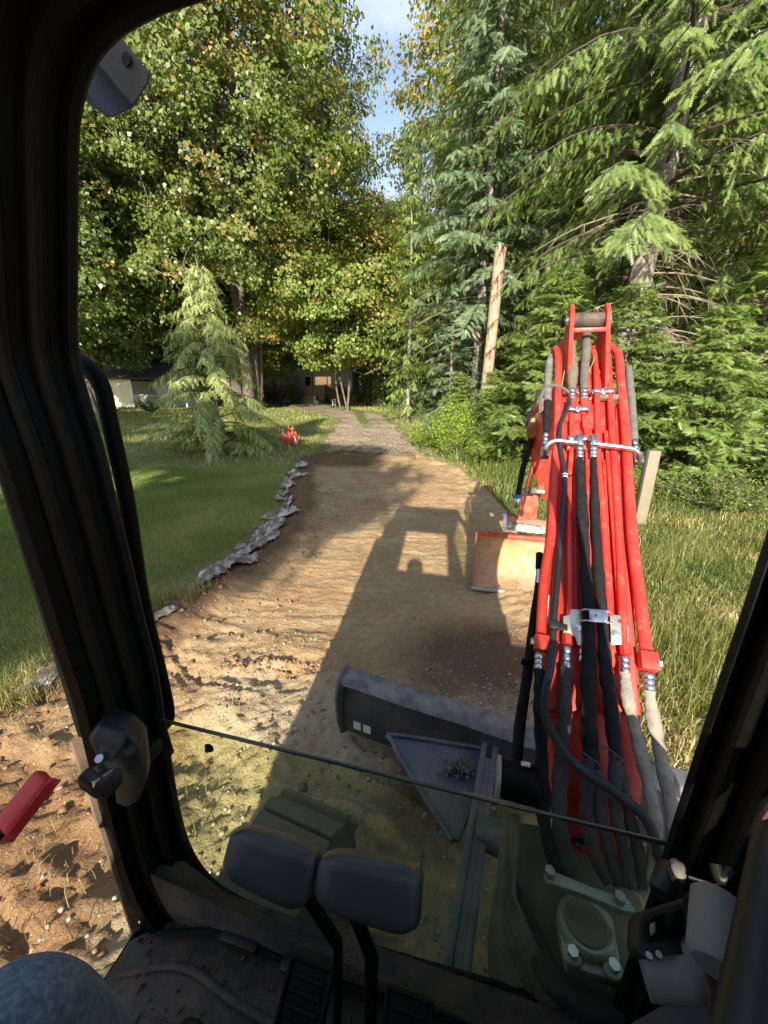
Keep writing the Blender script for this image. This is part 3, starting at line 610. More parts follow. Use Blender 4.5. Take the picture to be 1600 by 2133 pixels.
def broadleaf(name, H, rx, zc, rz, ncl, per, leaf, seed, needle, stems=6, rt=0.3, spread=0.45, base_z=0.0, csize=0.75, inner=0.5, fork=0.6, hi_t=0.25, skew=(0, 0), zmin=1.2, twigs=True, cut=None):
    r = np.random.default_rng(seed); root = empty(name)
    W = MB(); nodes = []
    for i in range(stems):
        a = i * 6.283 / stems + r.uniform(-.4, .4); k = spread * rx * r.uniform(0.35, 1.0) if i else 0.1; top = zc + rz * r.uniform(0.55, 0.85)
        st = np.array([math.cos(a) * rt * 0.7, math.sin(a) * rt * 0.7, -0.3]); P_ = []
        for s in np.linspace(0, 1, 12):
            f = s ** 0.8; wv = 0.25 * math.sin(s * 6 + i * 2)
            P_.append(Vector((st[0] + math.cos(a) * k * f + wv + skew[0] * s, st[1] + math.sin(a) * k * f - wv * .6 + skew[1] * s, -0.3 + (top + 0.3) * s)))
        v, f = tube_geo(P_, [rt * (0.75 if i else 1) * (1 - 0.86 * s) + 0.012 for s in np.linspace(0, 1, 12)], 7, False); W.add(v, f)
        nodes += [np.array(p) for p in P_[3:]]
    W.build('trunk', BARKM, root, smooth=True)
    nodes = np.array(nodes)
    # crown: clusters through the outer part of lobed ellipsoids
    C = []
    while len(C) < ncl:
        d = r.normal(0, 1, 3); d /= np.linalg.norm(d); q = inner + (1 - inner) * r.random() ** 0.6
        lob = 1 + 0.20 * math.sin(3 * math.atan2(d[1], d[0]) + seed) + 0.14 * math.sin(5 * d[2] + seed * 2) + 0.10 * r.normal()
        p = np.array([d[0] * rx * q * lob + skew[0], d[1] * rx * q * lob + skew[1], zc + d[2] * rz * q * (0.9 + 0.1 * lob)])
        if p[2] > zmin and not (cut and cut(p)): C.append(p)
    C = np.array(C)
    if twigs:
        T = MB(); ax0 = np.array([skew[0], skew[1], 0]); order = np.argsort(np.linalg.norm((C - ax0 - [0, 0, zc * 0.45]) * [1, 1, 0.75], axis=1))
        conn = np.concatenate([nodes, np.zeros((len(C), 3))]); cost = np.concatenate([np.zeros(len(nodes)), np.zeros(len(C))]); nc = len(nodes)
        for oi in order:
            p = C[oi]; q = conn[:nc]; dv = p - q; dist = np.linalg.norm(dv, axis=1)
            w = dist + 0.22 * cost[:nc] + 1.6 * np.maximum(0, -dv[:, 2] + 0.2); k = int(np.argmin(w)); o = q[k]
            mid = (o + p) / 2 + r.normal(0, 0.07, 3) * dist[k] - [0, 0, 0.08 * dist[k]]; rad = max(0.014, 0.055 - 0.006 * cost[k])
            v, f = tube_geo([Vector(o), Vector(mid), Vector(p), Vector(p + [0, 0, csize * 0.5] + r.normal(0, .15, 3))], [rad, rad * .85, rad * .65, 0.006], 3, False); T.add(v, f)
            conn[nc] = p; cost[nc] = cost[k] + dist[k]; nc += 1
        ob = T.build('branches', TWIG, root); ob['kind'] = 'stuff'
    N = ncl * per; c = np.repeat(C, per, 0); off = r.normal(0, 1, (N, 3)); off = _norm(off) * (r.random((N, 1)) ** 0.5) * csize * np.array([1.15, 1.15, 0.6])
    b = c + off; outw = _norm((b - [skew[0], skew[1], zc]) * [1, 1, 0.6])
    nrm = _norm(outw * 1.0 + np.array([0, 0, 0.5]) + r.normal(0, 0.45, (N, 3)))
    d = r.normal(0, 1, (N, 3)); d -= nrm * (d * nrm).sum(1, keepdims=True); d = _norm(d); d[:, 2] -= 0.4
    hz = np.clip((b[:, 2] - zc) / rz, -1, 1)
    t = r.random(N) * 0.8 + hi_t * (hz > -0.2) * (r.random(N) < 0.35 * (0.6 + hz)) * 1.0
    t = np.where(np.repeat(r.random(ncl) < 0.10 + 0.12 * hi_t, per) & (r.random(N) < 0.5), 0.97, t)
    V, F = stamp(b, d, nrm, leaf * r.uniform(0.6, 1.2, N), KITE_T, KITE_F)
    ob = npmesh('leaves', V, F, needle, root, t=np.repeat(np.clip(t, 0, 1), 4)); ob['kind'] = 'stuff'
    return root
def settle(o, x, y, rz=0.0, s=1.0, sz=None):
    o.location = (x, y, float(gz(x, y)) + 0.0); o.rotation_euler = (0, 0, rz); o.scale = (s, s, s if sz is None else sz); return o
def copy_tree(o, name=None):
    c = o.copy(); COL.objects.link(c)
    if name: c.name = name
    for ch in list(o.children):
        d = ch.copy(); COL.objects.link(d); d.parent = c
    return c
TG = 'conifers of the wood on the right'

# --- big spruce whose pale trunk rises behind the boom
spr = conifer('spruce_tree', 25, 0.30, 4.2, 4.4, 250, 3, N_SPR, rise=0.18, droop=0.42, hang=0.8, sl=0.22, lat=0.15, latlen=0.30, dead=85, gap=0.12, lean=(1.9, 0.3), inner=0.25, prof=lambda u: 0.55 + 0.45 * (1 - u) if u < .5 else 1.55 * (1 - u))
tag(spr, 'tall spruce with pale flaking trunk, bare dead lower limbs and hanging needle curtains', 'tree', TG)
settle(spr, 5.9, 10.6, 0.3)
def more(src, x, y, rz, s, label, sz=None, group=TG, name=None):
    c = copy_tree(src, name); settle(c, x, y, rz, s, sz); tag(c, label, 'tree', group); return c
sp2 = conifer('spruce_tree', 22, 0.17, 3.6, 3.3, 165, 9, N_BLUE, rise=0.10, droop=0.34, hang=0.55, sl=0.28, lat=0.16, latlen=0.34, dead=22, lean=(0.5, 0), inner=0.08)
tag(sp2, 'slim spruce with a grey trunk and blue-green branches just behind the cut-off pole', 'tree', TG); settle(sp2, 3.35, 15.2, 1.1)
fir = conifer('fir_tree', 24, 0.26, 1.6, 4.2, 150, 17, N_FIR, rise=0.22, droop=0.30, hang=0.35, sl=0.31, lat=0.14, latlen=0.33)
tag(fir, 'full green fir between the blue-green spruce and the pale-trunked spruce', 'tree', TG); settle(fir, 6.9, 14.6, 0.5)
more(spr, 10.6, 11.4, 2.2, 1.0, 'dense spruce standing at the edge of the frame behind the pale-trunked spruce', name='spruce_tree')
more(fir, 4.4, 18.8, 2.0, 1.0, 'tall fir reaching out over the driveway behind the blue-green spruce', name='fir_tree')
more(sp2, 9.2, 17.6, 4.0, 1.1, 'blue-green spruce deep in the wood behind the pale-trunked spruce', name='spruce_tree')
more(fir, 12.8, 15.5, 3.4, 1.0, 'broad fir in deep shade at the far side of the wood', name='fir_tree')
more(spr, 8.2, 23.0, 1.2, 1.0, 'drooping spruce far back in the wood above the cut-off pole', name='spruce_tree')
more(sp2, 13.5, 22.0, 0.2, 1.15, 'shaded blue-green spruce far back in the wood', name='spruce_tree')
more(fir, 17.5, 19.0, 5.0, 1.1, 'dark fir at the far edge of the wood', name='fir_tree')
more(fir, 4.0, 27.0, 0.9, 0.78, 'fir far down the driveway behind the slender light-green fir', name='fir_tree')
lar = conifer('slender_fir', 12.2, 0.085, 0.5, 1.7, 105, 23, N_LARCH, rise=0.05, droop=0.42, hang=0.75, sl=0.26, lat=0.17, latlen=0.26, prof=lambda u: 0.85 * (1 - u) ** 0.6, gap=0.05)
tag(lar, 'slender light-green fir with a thin straight stem beside the driveway', 'tree', 'conifers along the driveway'); settle(lar, 1.22, 20.5)
ced = conifer('cedar_tree', 9.5, 0.2, 0.3, 2.8, 120, 29, N_SPR, rise=0.05, droop=0.55, hang=0.9, sl=0.3, lat=0.2, latlen=0.3)
tag(ced, 'dark drooping cedar beyond the ramp at the end of the driveway', 'tree', 'conifers along the driveway'); settle(ced, -0.4, 33.5)
more(ced, 2.6, 29.5, 2.0, 1.05, 'dark drooping cedar behind the slender light-green fir', group='conifers along the driveway', name='cedar_tree')
bl = conifer('blue_spruce', 4.6, 0.07, 0.25, 1.5, 85, 31, N_BLUE, rise=0.12, droop=0.22, hang=0.2, sl=0.20, lat=0.13, latlen=0.36)
tag(bl, 'young blue-green spruce behind the bright shrub at the drive edge', 'tree', 'young conifers at the wood edge'); settle(bl, 2.3, 14.3)
yf = conifer('young_fir', 4.2, 0.06, 0.15, 1.85, 170, 37, N_FIR, rise=0.22, droop=0.22, hang=0.12, sl=0.19, lat=0.10, latlen=0.36, prof=lambda u: (1 - u) ** 0.7)
YG = 'young conifers at the wood edge'
tag(yf, 'bushy young fir just beside the top of the boom on the driveway side', 'tree', YG); settle(yf, 3.75, 9.3)
for x_, y_, rz_, s_, lb in [(5.1, 8.9, 1.3, 0.92, 'bushy young fir directly behind the end of the boom'), (6.3, 8.0, 2.6, 0.80, 'young fir in the sun between the boom and the shaded hollow'),
                            (4.6, 10.9, 4.1, 1.05, 'young fir rising behind the fir next to the boom'), (8.4, 9.6, 5.2, 1.15, 'young fir in front of the dense spruce at the frame edge'),
                            (2.3, 12.6, 0.4, 0.55, 'small young fir between the bright shrub and the cut-off pole'), (9.3, 7.6, 3.3, 0.7, 'low young fir beyond the shaded hollow'), (3.0, 11.3, 2.2, 0.55, 'low young fir hiding the foot of the cut-off pole'), (7.1, 6.6, 0.9, 0.42, 'very small fir at the front of the wood edge')]:
    more(yf, x_, y_, rz_, s_, lb, group=YG, name='young_fir')
deo = conifer('deodar_cedar', 4.9, 0.085, 0.22, 2.0, 98, 41, N_DEO, bark=BARKG, rise=0.30, droop=0.50, hang=0.85, sl=0.23, lat=0.05, latlen=0.23, narrow=True, tip=1.1, prof=lambda u: 0.12 + 0.95 * (1 - u) ** 1.0, minb=0.3)
tag(deo, 'young deodar cedar with drooping grey-green branch tips on the lawn', 'tree'); settle(deo, -4.75, 11.5, 0.7)

# --- broadleaf trees
mA = broadleaf('maple_tree', 28, 9.6, 15.8, 12.9, 2700, 78, 0.20, 5, L_MAPLE, stems=9, rt=0.48, csize=0.66, spread=0.55, hi_t=0.55, zmin=1.9, inner=0.4)
MG = 'broadleaf trees round the lawn'
tag(mA, 'huge many-stemmed maple with yellowing seed clusters behind the deodar', 'tree', MG); settle(mA, -9.3, 28.0)
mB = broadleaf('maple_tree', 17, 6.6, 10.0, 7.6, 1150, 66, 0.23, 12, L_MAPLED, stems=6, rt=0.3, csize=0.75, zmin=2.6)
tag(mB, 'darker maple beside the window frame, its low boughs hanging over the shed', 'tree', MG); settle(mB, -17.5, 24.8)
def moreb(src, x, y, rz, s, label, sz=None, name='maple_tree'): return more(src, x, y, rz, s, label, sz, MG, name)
mC = broadleaf('maple_tree', 13, 5.0, 6.9, 4.9, 950, 66, 0.205, 33, L_MAPLE, stems=3, rt=0.08, csize=0.7, zmin=2.7, inner=0.3)
tag(mC, 'rounded maple with low boughs over the ramp, between the huge maple and the slender fir', 'tree', MG); settle(mC, -2.6, 27.5)
moreb(mB, -1.5, 47, 2.2, 0.95, 'maple shading the house and ramp at the end of the driveway', 1.12)
moreb(mB, -14.5, 47.0, 4.4, 1.3, 'broadleaf tree behind the house roof')
moreb(mB, -25.5, 33.0, 1.0, 1.3, 'broadleaf tree behind the shed')
moreb(mB, 1.9, 43.0, 0.3, 1.0, 'low broadleaf tree closing the gap at the end of the driveway')
moreb(mC, -10.3, 33.0, 2.4, 0.8, 'small leafy tree in front of the house wall, beside the huge maple trunk')
mE = broadleaf('maple_tree', 22, 4.4, 13.0, 8.5, 650, 60, 0.21, 19, L_AUT, stems=4, rt=0.2, csize=0.75, hi_t=0.6)
tag(mE, 'maple turning yellow between the conifers above the driveway', 'tree', MG); settle(mE, 5.5, 23.6)
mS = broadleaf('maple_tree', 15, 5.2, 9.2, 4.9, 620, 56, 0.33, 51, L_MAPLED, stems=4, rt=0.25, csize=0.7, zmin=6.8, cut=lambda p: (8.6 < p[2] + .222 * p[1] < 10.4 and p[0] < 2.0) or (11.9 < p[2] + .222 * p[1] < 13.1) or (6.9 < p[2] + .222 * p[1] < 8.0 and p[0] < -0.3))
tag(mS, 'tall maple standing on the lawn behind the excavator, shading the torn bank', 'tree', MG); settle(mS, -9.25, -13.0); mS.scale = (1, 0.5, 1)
moreb(mS, -19.5, -9.0, 2.0, 1.1, 'maple on the lawn behind the excavator, farther from the drive')
moreb(mS, -19.5, -26.0, 4.0, 1.25, 'large maple far behind the excavator')

# --- shrubs
def shrub(name, x, y, r, h, n, leaf, m, seed, label, group='shrubs', up=0.3):
    g = np.random.default_rng(seed); root = empty(name); W = MB()
    b = []; d = []; t = []
    ns = max(14, n // 60)
    for i in range(ns):
        a = g.uniform(0, 6.28); q = g.random() ** 0.5; k = r * q; L = h * g.uniform(0.6, 1.05) * (1 - 0.45 * q * q); o = Vector((math.cos(a) * k * .35, math.sin(a) * k * .35, 0)); e = Vector((math.cos(a) * k, math.sin(a) * k, L))
        mid = (o + e) / 2 + Vector((0, 0, 0.12 * L)); v, f = tube_geo([o, mid, e], [0.012, 0.008, 0.003], 3, False); W.add(v, f)
        for j in range(n // ns):
            s = g.uniform(0.15, 1); p = o * (1 - s) ** 2 + mid * 2 * s * (1 - s) + e * s * s
            b.append(np.array(p) + g.normal(0, 0.05 * r + 0.02, 3)); w = g.normal(0, 1, 3); w[2] = w[2] * .4 + up; d.append(w); t.append(0.3 + 0.5 * s + g.normal() * .15)
    o_ = W.build('stems', BRWOOD, root); o_['kind'] = 'stuff'
    N = len(b); V, F = stamp(np.array(b), np.array(d), _norm(g.normal(0, .5, (N, 3)) + [0, 0, 1]), leaf * g.uniform(.6, 1.2, N), LEAF_T * [1, 0.62, 1], LEAF_F)
    V[:, 2] = np.maximum(V[:, 2], 0.02)
    o_ = npmesh('leaves', V, F, m, root, t=np.repeat(np.clip(t, 0, 1), 6)); o_['kind'] = 'stuff'
    root.location = (x, y, float(lawn_z(x, y))); tag(root, label, 'shrub', group); return root
SG = 'shrubs at the wood edge'
shrub('leafy_shrub', 1.95, 11.0, 0.75, 1.75, 5200, 0.075, L_SHRUB, 1, 'bright yellow-green leafy shrub at the driveway edge', SG, 0.8)
shrub('leafy_shrub', 2.6, 9.9, 0.6, 1.0, 3000, 0.06, L_SHRUB, 2, 'low yellow-green shrub between the driveway and the fir beside the boom', SG, 0.8)
shrub('leafy_shrub', 1.35, 13.2, 0.6, 0.9, 1800, 0.08, L_SHRUB, 3, 'small sunlit shrub beyond the bright shrub along the drive', SG, 0.8)
shrub('bramble_bush', 4.1, 6.9, 0.9, 0.75, 3600, 0.06, N_FIR, 4, 'low green bramble behind the weathered post', SG)
shrub('bramble_bush', 5.6, 6.3, 1.1, 0.65, 3600, 0.06, N_FIR, 5, 'low green bramble in front of the young sunlit fir', SG)
shrub('bramble_bush', 7.6, 7.0, 1.2, 0.7, 3000, 0.06, N_FIR, 6, 'low bramble running towards the shaded hollow', SG)
HG = 'shrubs along the house deck'
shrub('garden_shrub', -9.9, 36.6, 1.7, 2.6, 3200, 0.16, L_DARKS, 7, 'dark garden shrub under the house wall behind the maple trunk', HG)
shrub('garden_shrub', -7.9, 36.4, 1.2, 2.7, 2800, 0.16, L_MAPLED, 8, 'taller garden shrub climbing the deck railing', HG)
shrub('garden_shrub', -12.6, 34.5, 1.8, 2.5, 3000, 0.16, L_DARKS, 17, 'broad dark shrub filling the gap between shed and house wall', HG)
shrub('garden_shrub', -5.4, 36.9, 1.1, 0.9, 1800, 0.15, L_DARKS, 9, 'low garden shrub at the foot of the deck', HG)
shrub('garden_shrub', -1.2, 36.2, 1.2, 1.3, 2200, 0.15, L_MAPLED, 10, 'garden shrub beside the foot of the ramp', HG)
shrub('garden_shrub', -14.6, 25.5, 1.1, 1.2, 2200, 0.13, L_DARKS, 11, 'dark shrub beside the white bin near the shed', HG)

# --- the far wood closing the view: one mass
def far_wood():
    r = np.random.default_rng(99); C = []
    for k in range(150):
        a = r.uniform(-1.25, 1.25); d = r.uniform(50, 78); x, y = math.sin(a) * d, math.cos(a) * d
        h = r.uniform(11, 17) if abs(x - 0.5) < 6 else r.uniform(15, 27)
        C.append((x, y, h, r.uniform(3, 4.5)))
    for k in range(40): C.append((r.uniform(9, 26), r.uniform(20, 44), r.uniform(16, 24), r.uniform(2.4, 4)))
    for k in range(10): C.append((r.uniform(-38, -24), r.uniform(34, 48), r.uniform(13, 20), r.uniform(3, 4.5)))
    b = []; n = []
    for x, y, h, w in C:
        m_ = 140; u = r.random(m_) ** 1.2; a = r.uniform(0, 6.283, m_); q = w * (1 - u) ** 0.7 * r.uniform(0.55, 1.05, m_) + 0.2
        b.append(np.stack([x + np.cos(a) * q, y + np.sin(a) * q, 0.3 + u * h], -1)); n.append(np.stack([np.cos(a), np.sin(a), 0.7 + 0 * a], -1))
    b = np.concatenate(b); n = np.concatenate(n); N = len(b); d = r.normal(0, 1, (N, 3)); d[:, 2] -= 0.8
    V, F = stamp(b, d, _norm(n + r.normal(0, .4, (N, 3))), r.uniform(1.1, 2.4, N), LEAF_T * [1, 0.9, 1], LEAF_F)
    return npmesh('distant_woods', V, F, L_DARKS2, t=np.repeat(r.random(N), 6))
L_DARKS2 = leafmat('far_foliage', (0.030, 0.060, 0.018), (0.08, 0.115, 0.035), None, 0.3, obj_var=0)
tag(far_wood(), kind='stuff')

# ================================================================== HOUSE, SHED, POLE, ODDMENTS
SIDE_B = mat('pale_blue_siding', (0.48, 0.56, 0.60), 0.7, noise=((0.52, 0.60, 0.64), 4, 0.4, 0.7))
SIDE_C = mat('cream_siding', (0.72, 0.70, 0.56), 0.7, noise=((0.62, 0.60, 0.47), 5, 0.4, 0.7))
SHINGLE = mat('dark_shingles', (0.07, 0.07, 0.075), 0.9, noise=((0.11, 0.105, 0.10), 8, 0.4, 0.7))
WHITEP = mat('white_trim_paint', (0.75, 0.76, 0.76), 0.6)
GLASSD = mat('dark_window_glass', (0.02, 0.025, 0.03), 0.05, spec=0.8)
DECKW = mat('stained_deck_wood', (0.16, 0.065, 0.04), 0.75, noise=((0.22, 0.10, 0.06), 5, 0.4, 0.7))
DECKG = mat('weathered_deck_wood', (0.20, 0.155, 0.125), 0.85, noise=((0.28, 0.22, 0.18), 5, 0.4, 0.7))
BINW = mat('off_white_bin_plastic', (0.66, 0.68, 0.70), 0.5)
POLEW = mat('tan_pole_wood', (0.36, 0.28, 0.195), 0.85, noise=((0.24, 0.15, 0.085), 7, 0.45, 0.65), bump=(22, 0.4, 0.02), dirt=((0.13, 0.085, 0.055), 14, 0.60, 0.72))
POSTW = mat('grey_post_wood', (0.20, 0.17, 0.115), 0.9, noise=((0.24, 0.20, 0.14), 9, 0.4, 0.7), bump=(30, 0.4, 0.01))
WIREM = mat('black_wire', (0.012, 0.012, 0.012), 0.6)

def clap_wall(root, x0, x1, y, z0, z1, m, bh=0.16, holes=()):
    """clapboards, each leaning out at its foot; one part per board"""
    n = int((z1 - z0) / bh + .5)
    for i in range(n):
        a, b = z0 + i * bh, z0 + (i + 1) * bh
        segs = [(x0, x1)]
        for hx0, hx1, hz0, hz1 in holes:
            if b > hz0 and a < hz1: segs = [s for q in segs for s in ((q[0], min(q[1], hx0)), (max(q[0], hx1), q[1])) if s[1] - s[0] > 0.02]
        g = MB()
        for s in segs:
            V = [(s[0], y, a), (s[0], y - 0.030, a), (s[0], y - 0.006, b), (s[0], y, b), (s[1], y, a), (s[1], y - 0.030, a), (s[1], y - 0.006, b), (s[1], y, b)]
            g.add(V, [(0, 1, 2, 3), (7, 6, 5, 4), (0, 4, 5, 1), (1, 5, 6, 2), (2, 6, 7, 3), (3, 7, 4, 0)])
        g.build('siding_board', m, root)
h = wthing('house', (-8, 39, 0.3)); tag(h, 'pale blue house with white framed window and wooden deck beyond the lawn', 'house')
HY = 39.0; gz0 = 0.3
box('wall', (-8.5, HY + 3.1, 1.9), XYZ, (5.5, 3.0, 1.62), SIDE_B, h)
box('foundation', (-8.5, HY + 0.06, 0.45), XYZ, (5.5, 0.05, 0.35), CASTB, h)
clap_wall(h, -14, -3, HY + 0.10, 0.8, 3.3, SIDE_B, 0.2, holes=[(-7.55, -4.9, 1.72, 2.72)])
fr = box('window', (-6.22, HY + 0.09, 2.22), XYZ, (1.28, 0.025, 0.46), GLASSD, h)
for cx, cz, hx, hz in [(-6.22, 2.70, 1.36, 0.045), (-6.22, 1.74, 1.36, 0.05), (-7.5, 2.22, 0.05, 0.44), (-4.94, 2.22, 0.05, 0.44), (-6.85, 2.22, 0.035, 0.44), (-5.35, 2.22, 0.035, 0.44)]:
    box('window_frame', (cx, HY + 0.03, cz), XYZ, (hx, 0.04, hz), WHITEP, fr)
for s in (0,): box('curtain', (-6.6 + s * 0.9, HY + 0.052, 2.2), XYZ, (0.10, 0.006, 0.38), WHITEP, fr)
box('door', (-12.0, HY + 0.05, 1.75), XYZ, (0.45, 0.04, 0.95), WHITEP, h)
plate('roof', [(-14.4, HY - 0.55, 3.28), (-2.6, HY - 0.55, 3.28), (-2.6, HY + 3.3, 4.9), (-14.4, HY + 3.3, 4.9)], (0, 0, 0.12), SHINGLE, h)
for i in range(7):
    zz = 3.41 + i * 0.21; yy = HY - 0.56 + i * 0.5
    box('shingle_course', (-8.5, yy + 0.26, zz + 0.105), (Vector((1, 0, 0)), Vector((0, 0.5, 0.21)), Vector((0, -0.21, 0.5))), (5.9, 0.27, 0.014), SHINGLE, h)
box('fascia', (-8.5, HY - 0.58, 3.30), XYZ, (5.95, 0.02, 0.09), WHITEP, h)
plate('gable', [(-3.02, HY + 0.1, 3.3), (-3.02, HY + 6.2, 3.3), (-3.02, HY + 3.3, 4.85)], (0.05, 0, 0), SIDE_B, h)
box('deck_floor', (-7.6, HY - 0.95, 0.98), XYZ, (3.4, 0.95, 0.05), DECKG, h)
box('deck_skirt', (-7.6, HY - 1.92, 0.62), XYZ, (3.4, 0.02, 0.30), DECKG, h)
def railing(a, b, hgt, m, root, n):
    a, b = Vector(a), Vector(b); d = (b - a)
    box('rail', (a + b) / 2 + Vector((0, 0, hgt)), (d, d.cross(MZ), MZ), (d.length / 2, 0.05, 0.025), m, root)
    box('rail', (a + b) / 2 + Vector((0, 0, 0.12)), (d, d.cross(MZ), MZ), (d.length / 2, 0.02, 0.04), m, root)
    me = None
    for i in range(n + 1):
        p = a + d * (i / n)
        if me is None:
            o = box('picket', (0, 0, 0), (d.normalized(), d.cross(MZ).normalized(), MZ), (0.045, 0.012, hgt / 2 - 0.04), m, root); me = o.data; o.location = -WROOT[root.name] + p + Vector((0, 0, hgt / 2))
        else:
            o = bpy.data.objects.new('picket', me); COL.objects.link(o); o.parent = root; o.location = -WROOT[root.name] + p + Vector((0, 0, hgt / 2))
    for p in (a, b): box('rail_post', p + Vector((0, 0, hgt / 2 + 0.02)), XYZ, (0.055, 0.055, hgt / 2 + 0.06), m, root)
railing((-11.0, HY - 1.9, 1.0), (-5.25, HY - 1.9, 1.0), 0.92, DECKG, h, 34)
RA, RB = Vector((-5.25, HY - 1.9, 0.98)), Vector((-3.55, 33.6, 0.22)); RC, RD = RA + Vector((1.15, 0.2, 0)), RB + Vector((1.25, 0.5, 0))
railing(RA, RB, 0.92, DECKW, h, 26); railing(RC, RD, 0.92, DECKW, h, 26)
plate('ramp', [RA, RB, RD, RC], (0, 0, -0.09), DECKG, h)
for i, (x_, y_) in enumerate([(-4.15, 33.0), (-3.95, 33.0)]):
    o = box('short_post', (x_, y_, 0.55), XYZ, (0.045, 0.045, 0.3), WHITEP, None, 0.01)
    tag(o, ['white stub post by the ramp foot, the one nearer the lawn', 'white stub post by the ramp foot, the one nearer the ramp'][i], 'post', 'white stub posts at the ramp foot')
s = wthing('shed', (-20, 30, 0.3)); tag(s, 'cream clapboard shed with sunlit front wall and shade-toned blue-grey lean-to under an added overhang', 'shed')
box('wall', (-21.2, 31.6, 1.25), XYZ, (3.4, 2.5, 0.95), SIDE_C, s); clap_wall(s, -24.6, -17.85, 29.08, 0.30, 2.25, SIDE_C, 0.2)
box('corner_board', (-17.80, 29.04, 1.28), XYZ, (0.07, 0.05, 0.98), WHITEP, s)
plate('roof', [(-24.9, 28.6, 2.30), (-13.6, 28.6, 2.30), (-13.6, 31.6, 3.35), (-24.9, 31.6, 3.35)], (0, 0, 0.1), SHINGLE, s)  # deep overhang past the corner, added to keep the lean-to wall shaded
box('lean_to_wall', (-15.9, 31.4, 1.3), XYZ, (1.85, 0.06, 0.95), SIDE_B, s); clap_wall(s, -17.7, -14.1, 31.32, 0.4, 2.3, SIDE_B, 0.2)  # lean-to siding takes the blue to stand for shade on it
box('door', (-16.9, 31.25, 1.25), XYZ, (0.42, 0.03, 0.88), WHITEP, s); box('lean_to_post', (-14.0, 29.0, 1.3), XYZ, (0.06, 0.06, 1.0), WHITEP, s)
b = wthing('waste_bin', (-16.5, 28.0, 0.3)); tag(b, 'off-white waste bin standing by the shed corner', 'bin')
bx, by = -16.35, 28.0
V = [(bx - .36, by - .33, .3), (bx + .36, by - .33, .3), (bx + .36, by + .33, .3), (bx - .36, by + .33, .3), (bx - .46, by - .42, 1.25), (bx + .46, by - .42, 1.25), (bx + .46, by + .42, 1.25), (bx - .46, by + .42, 1.25)]
MB().add(V, [(0, 1, 2, 3), (4, 5, 6, 7), (0, 1, 5, 4), (1, 2, 6, 5), (2, 3, 7, 6), (3, 0, 4, 7)]).build('body', BINW, b)
box('lid', (bx, by, 1.29), XYZ, (0.52, 0.48, 0.045), BINW, b, 0.03)

# cut-off pole, its wires, weathered post
pr = wthing('utility_pole', (3.07, 12.5, 0.0)); tag(pr, 'bare tan wooden pole cut off flat above the shrubs', 'pole')
pp = [Vector((3.06, 12.5, -0.2)), Vector((3.10, 12.5, 2.0)), Vector((3.16, 12.5, 4.2)), Vector((3.20, 12.5, 5.55))]
tube('shaft', smoothpath(pp, 5), 0.155, POLEW, pr, n=18)
cyl('top_band', (3.197, 12.5, 5.43), (3.20, 12.5, 5.50), 0.164, POLEW, pr, n=18)
for dx in (-0.06, 0.05): cyl('insulator', (3.2 + dx, 12.42, 5.56), (3.2 + dx, 12.42, 5.64), 0.018, WHITEP, pr, n=8)
def sag(a, b, d, n=20): return [a.lerp(b, t) + Vector((0, 0, -4 * d * t * (1 - t))) for t in [i / n for i in range(n + 1)]]
tp = Vector((3.2, 12.45, 5.5))
for i, (q, dd_) in enumerate([(P(1620, -170, 3.4), 0.05), (P(1360, -120, 4.2), 0.10)]):
    o = tube('overhead_wire', sag(tp, q, dd_), 0.0075, WIREM, n=6); tag(o, ['black overhead wire running from the cut-off pole past the pale trunk', 'black overhead wire on the steeper line, crossing the sunlit fir boughs'][i], 'wire', 'overhead wires')
o = tube('guy_wire', [Vector((3.15, 12.5, 5.1)), Vector((-2.0, 30, 1.2)), ], 0.006, WIREM, n=5); tag(o, 'thin wire dropping from the pole towards the house', 'wire', 'overhead wires')
a_ = G(1326, 1092, 0.05)
po = box('fence_post', (a_.x + 0.02, a_.y, 0.53), (Vector((1, -0.1, 0)), Vector((0.1, 1, 0)), Vector((0, 0, 1))), (0.075, 0.06, 0.60), POSTW, None, 0.006)
tag(po, 'weathered grey wooden post standing in the grass beyond the boom', 'post')

# torn plastic sheeting along the edge of the dug road
PLM = bpy.data.materials.new('dirty_plastic_sheet'); PLM.use_nodes = True; n_ = PLM.node_tree; b_ = n_.nodes['Principled BSDF']
b_.inputs['Roughness'].default_value = 0.35; b_.inputs['Specular IOR Level'].default_value = 0.6
z_ = n_.nodes.new('ShaderNodeTexNoise'); z_.inputs['Scale'].default_value = 9; z_.inputs['Detail'].default_value = 9; c_ = n_.nodes.new('ShaderNodeTexCoord'); n_.links.new(c_.outputs['Object'], z_.inputs['Vector'])
r_ = n_.nodes.new('ShaderNodeValToRGB'); e_ = r_.color_ramp.elements; e_[0].position = .42; e_[0].color = (.17, .11, .06, 1); e_[1].position = .66; e_[1].color = (.52, .52, .48, 1); k_ = e_.new(.52); k_.color = (.28, .26, .22, 1)
n_.links.new(z_.outputs['Fac'], r_.inputs['Fac']); n_.links.new(r_.outputs['Color'], b_.inputs['Base Color'])
bu_ = n_.nodes.new('ShaderNodeBump'); bu_.inputs['Strength'].default_value = 0.7; bu_.inputs['Distance'].default_value = 0.02; z2 = n_.nodes.new('ShaderNodeTexNoise'); z2.inputs['Scale'].default_value = 38; z2.inputs['Detail'].default_value = 6
n_.links.new(c_.outputs['Object'], z2.inputs['Vector']); n_.links.new(z2.outputs['Fac'], bu_.inputs['Height']); n_.links.new(bu_.outputs['Normal'], b_.inputs['Normal'])
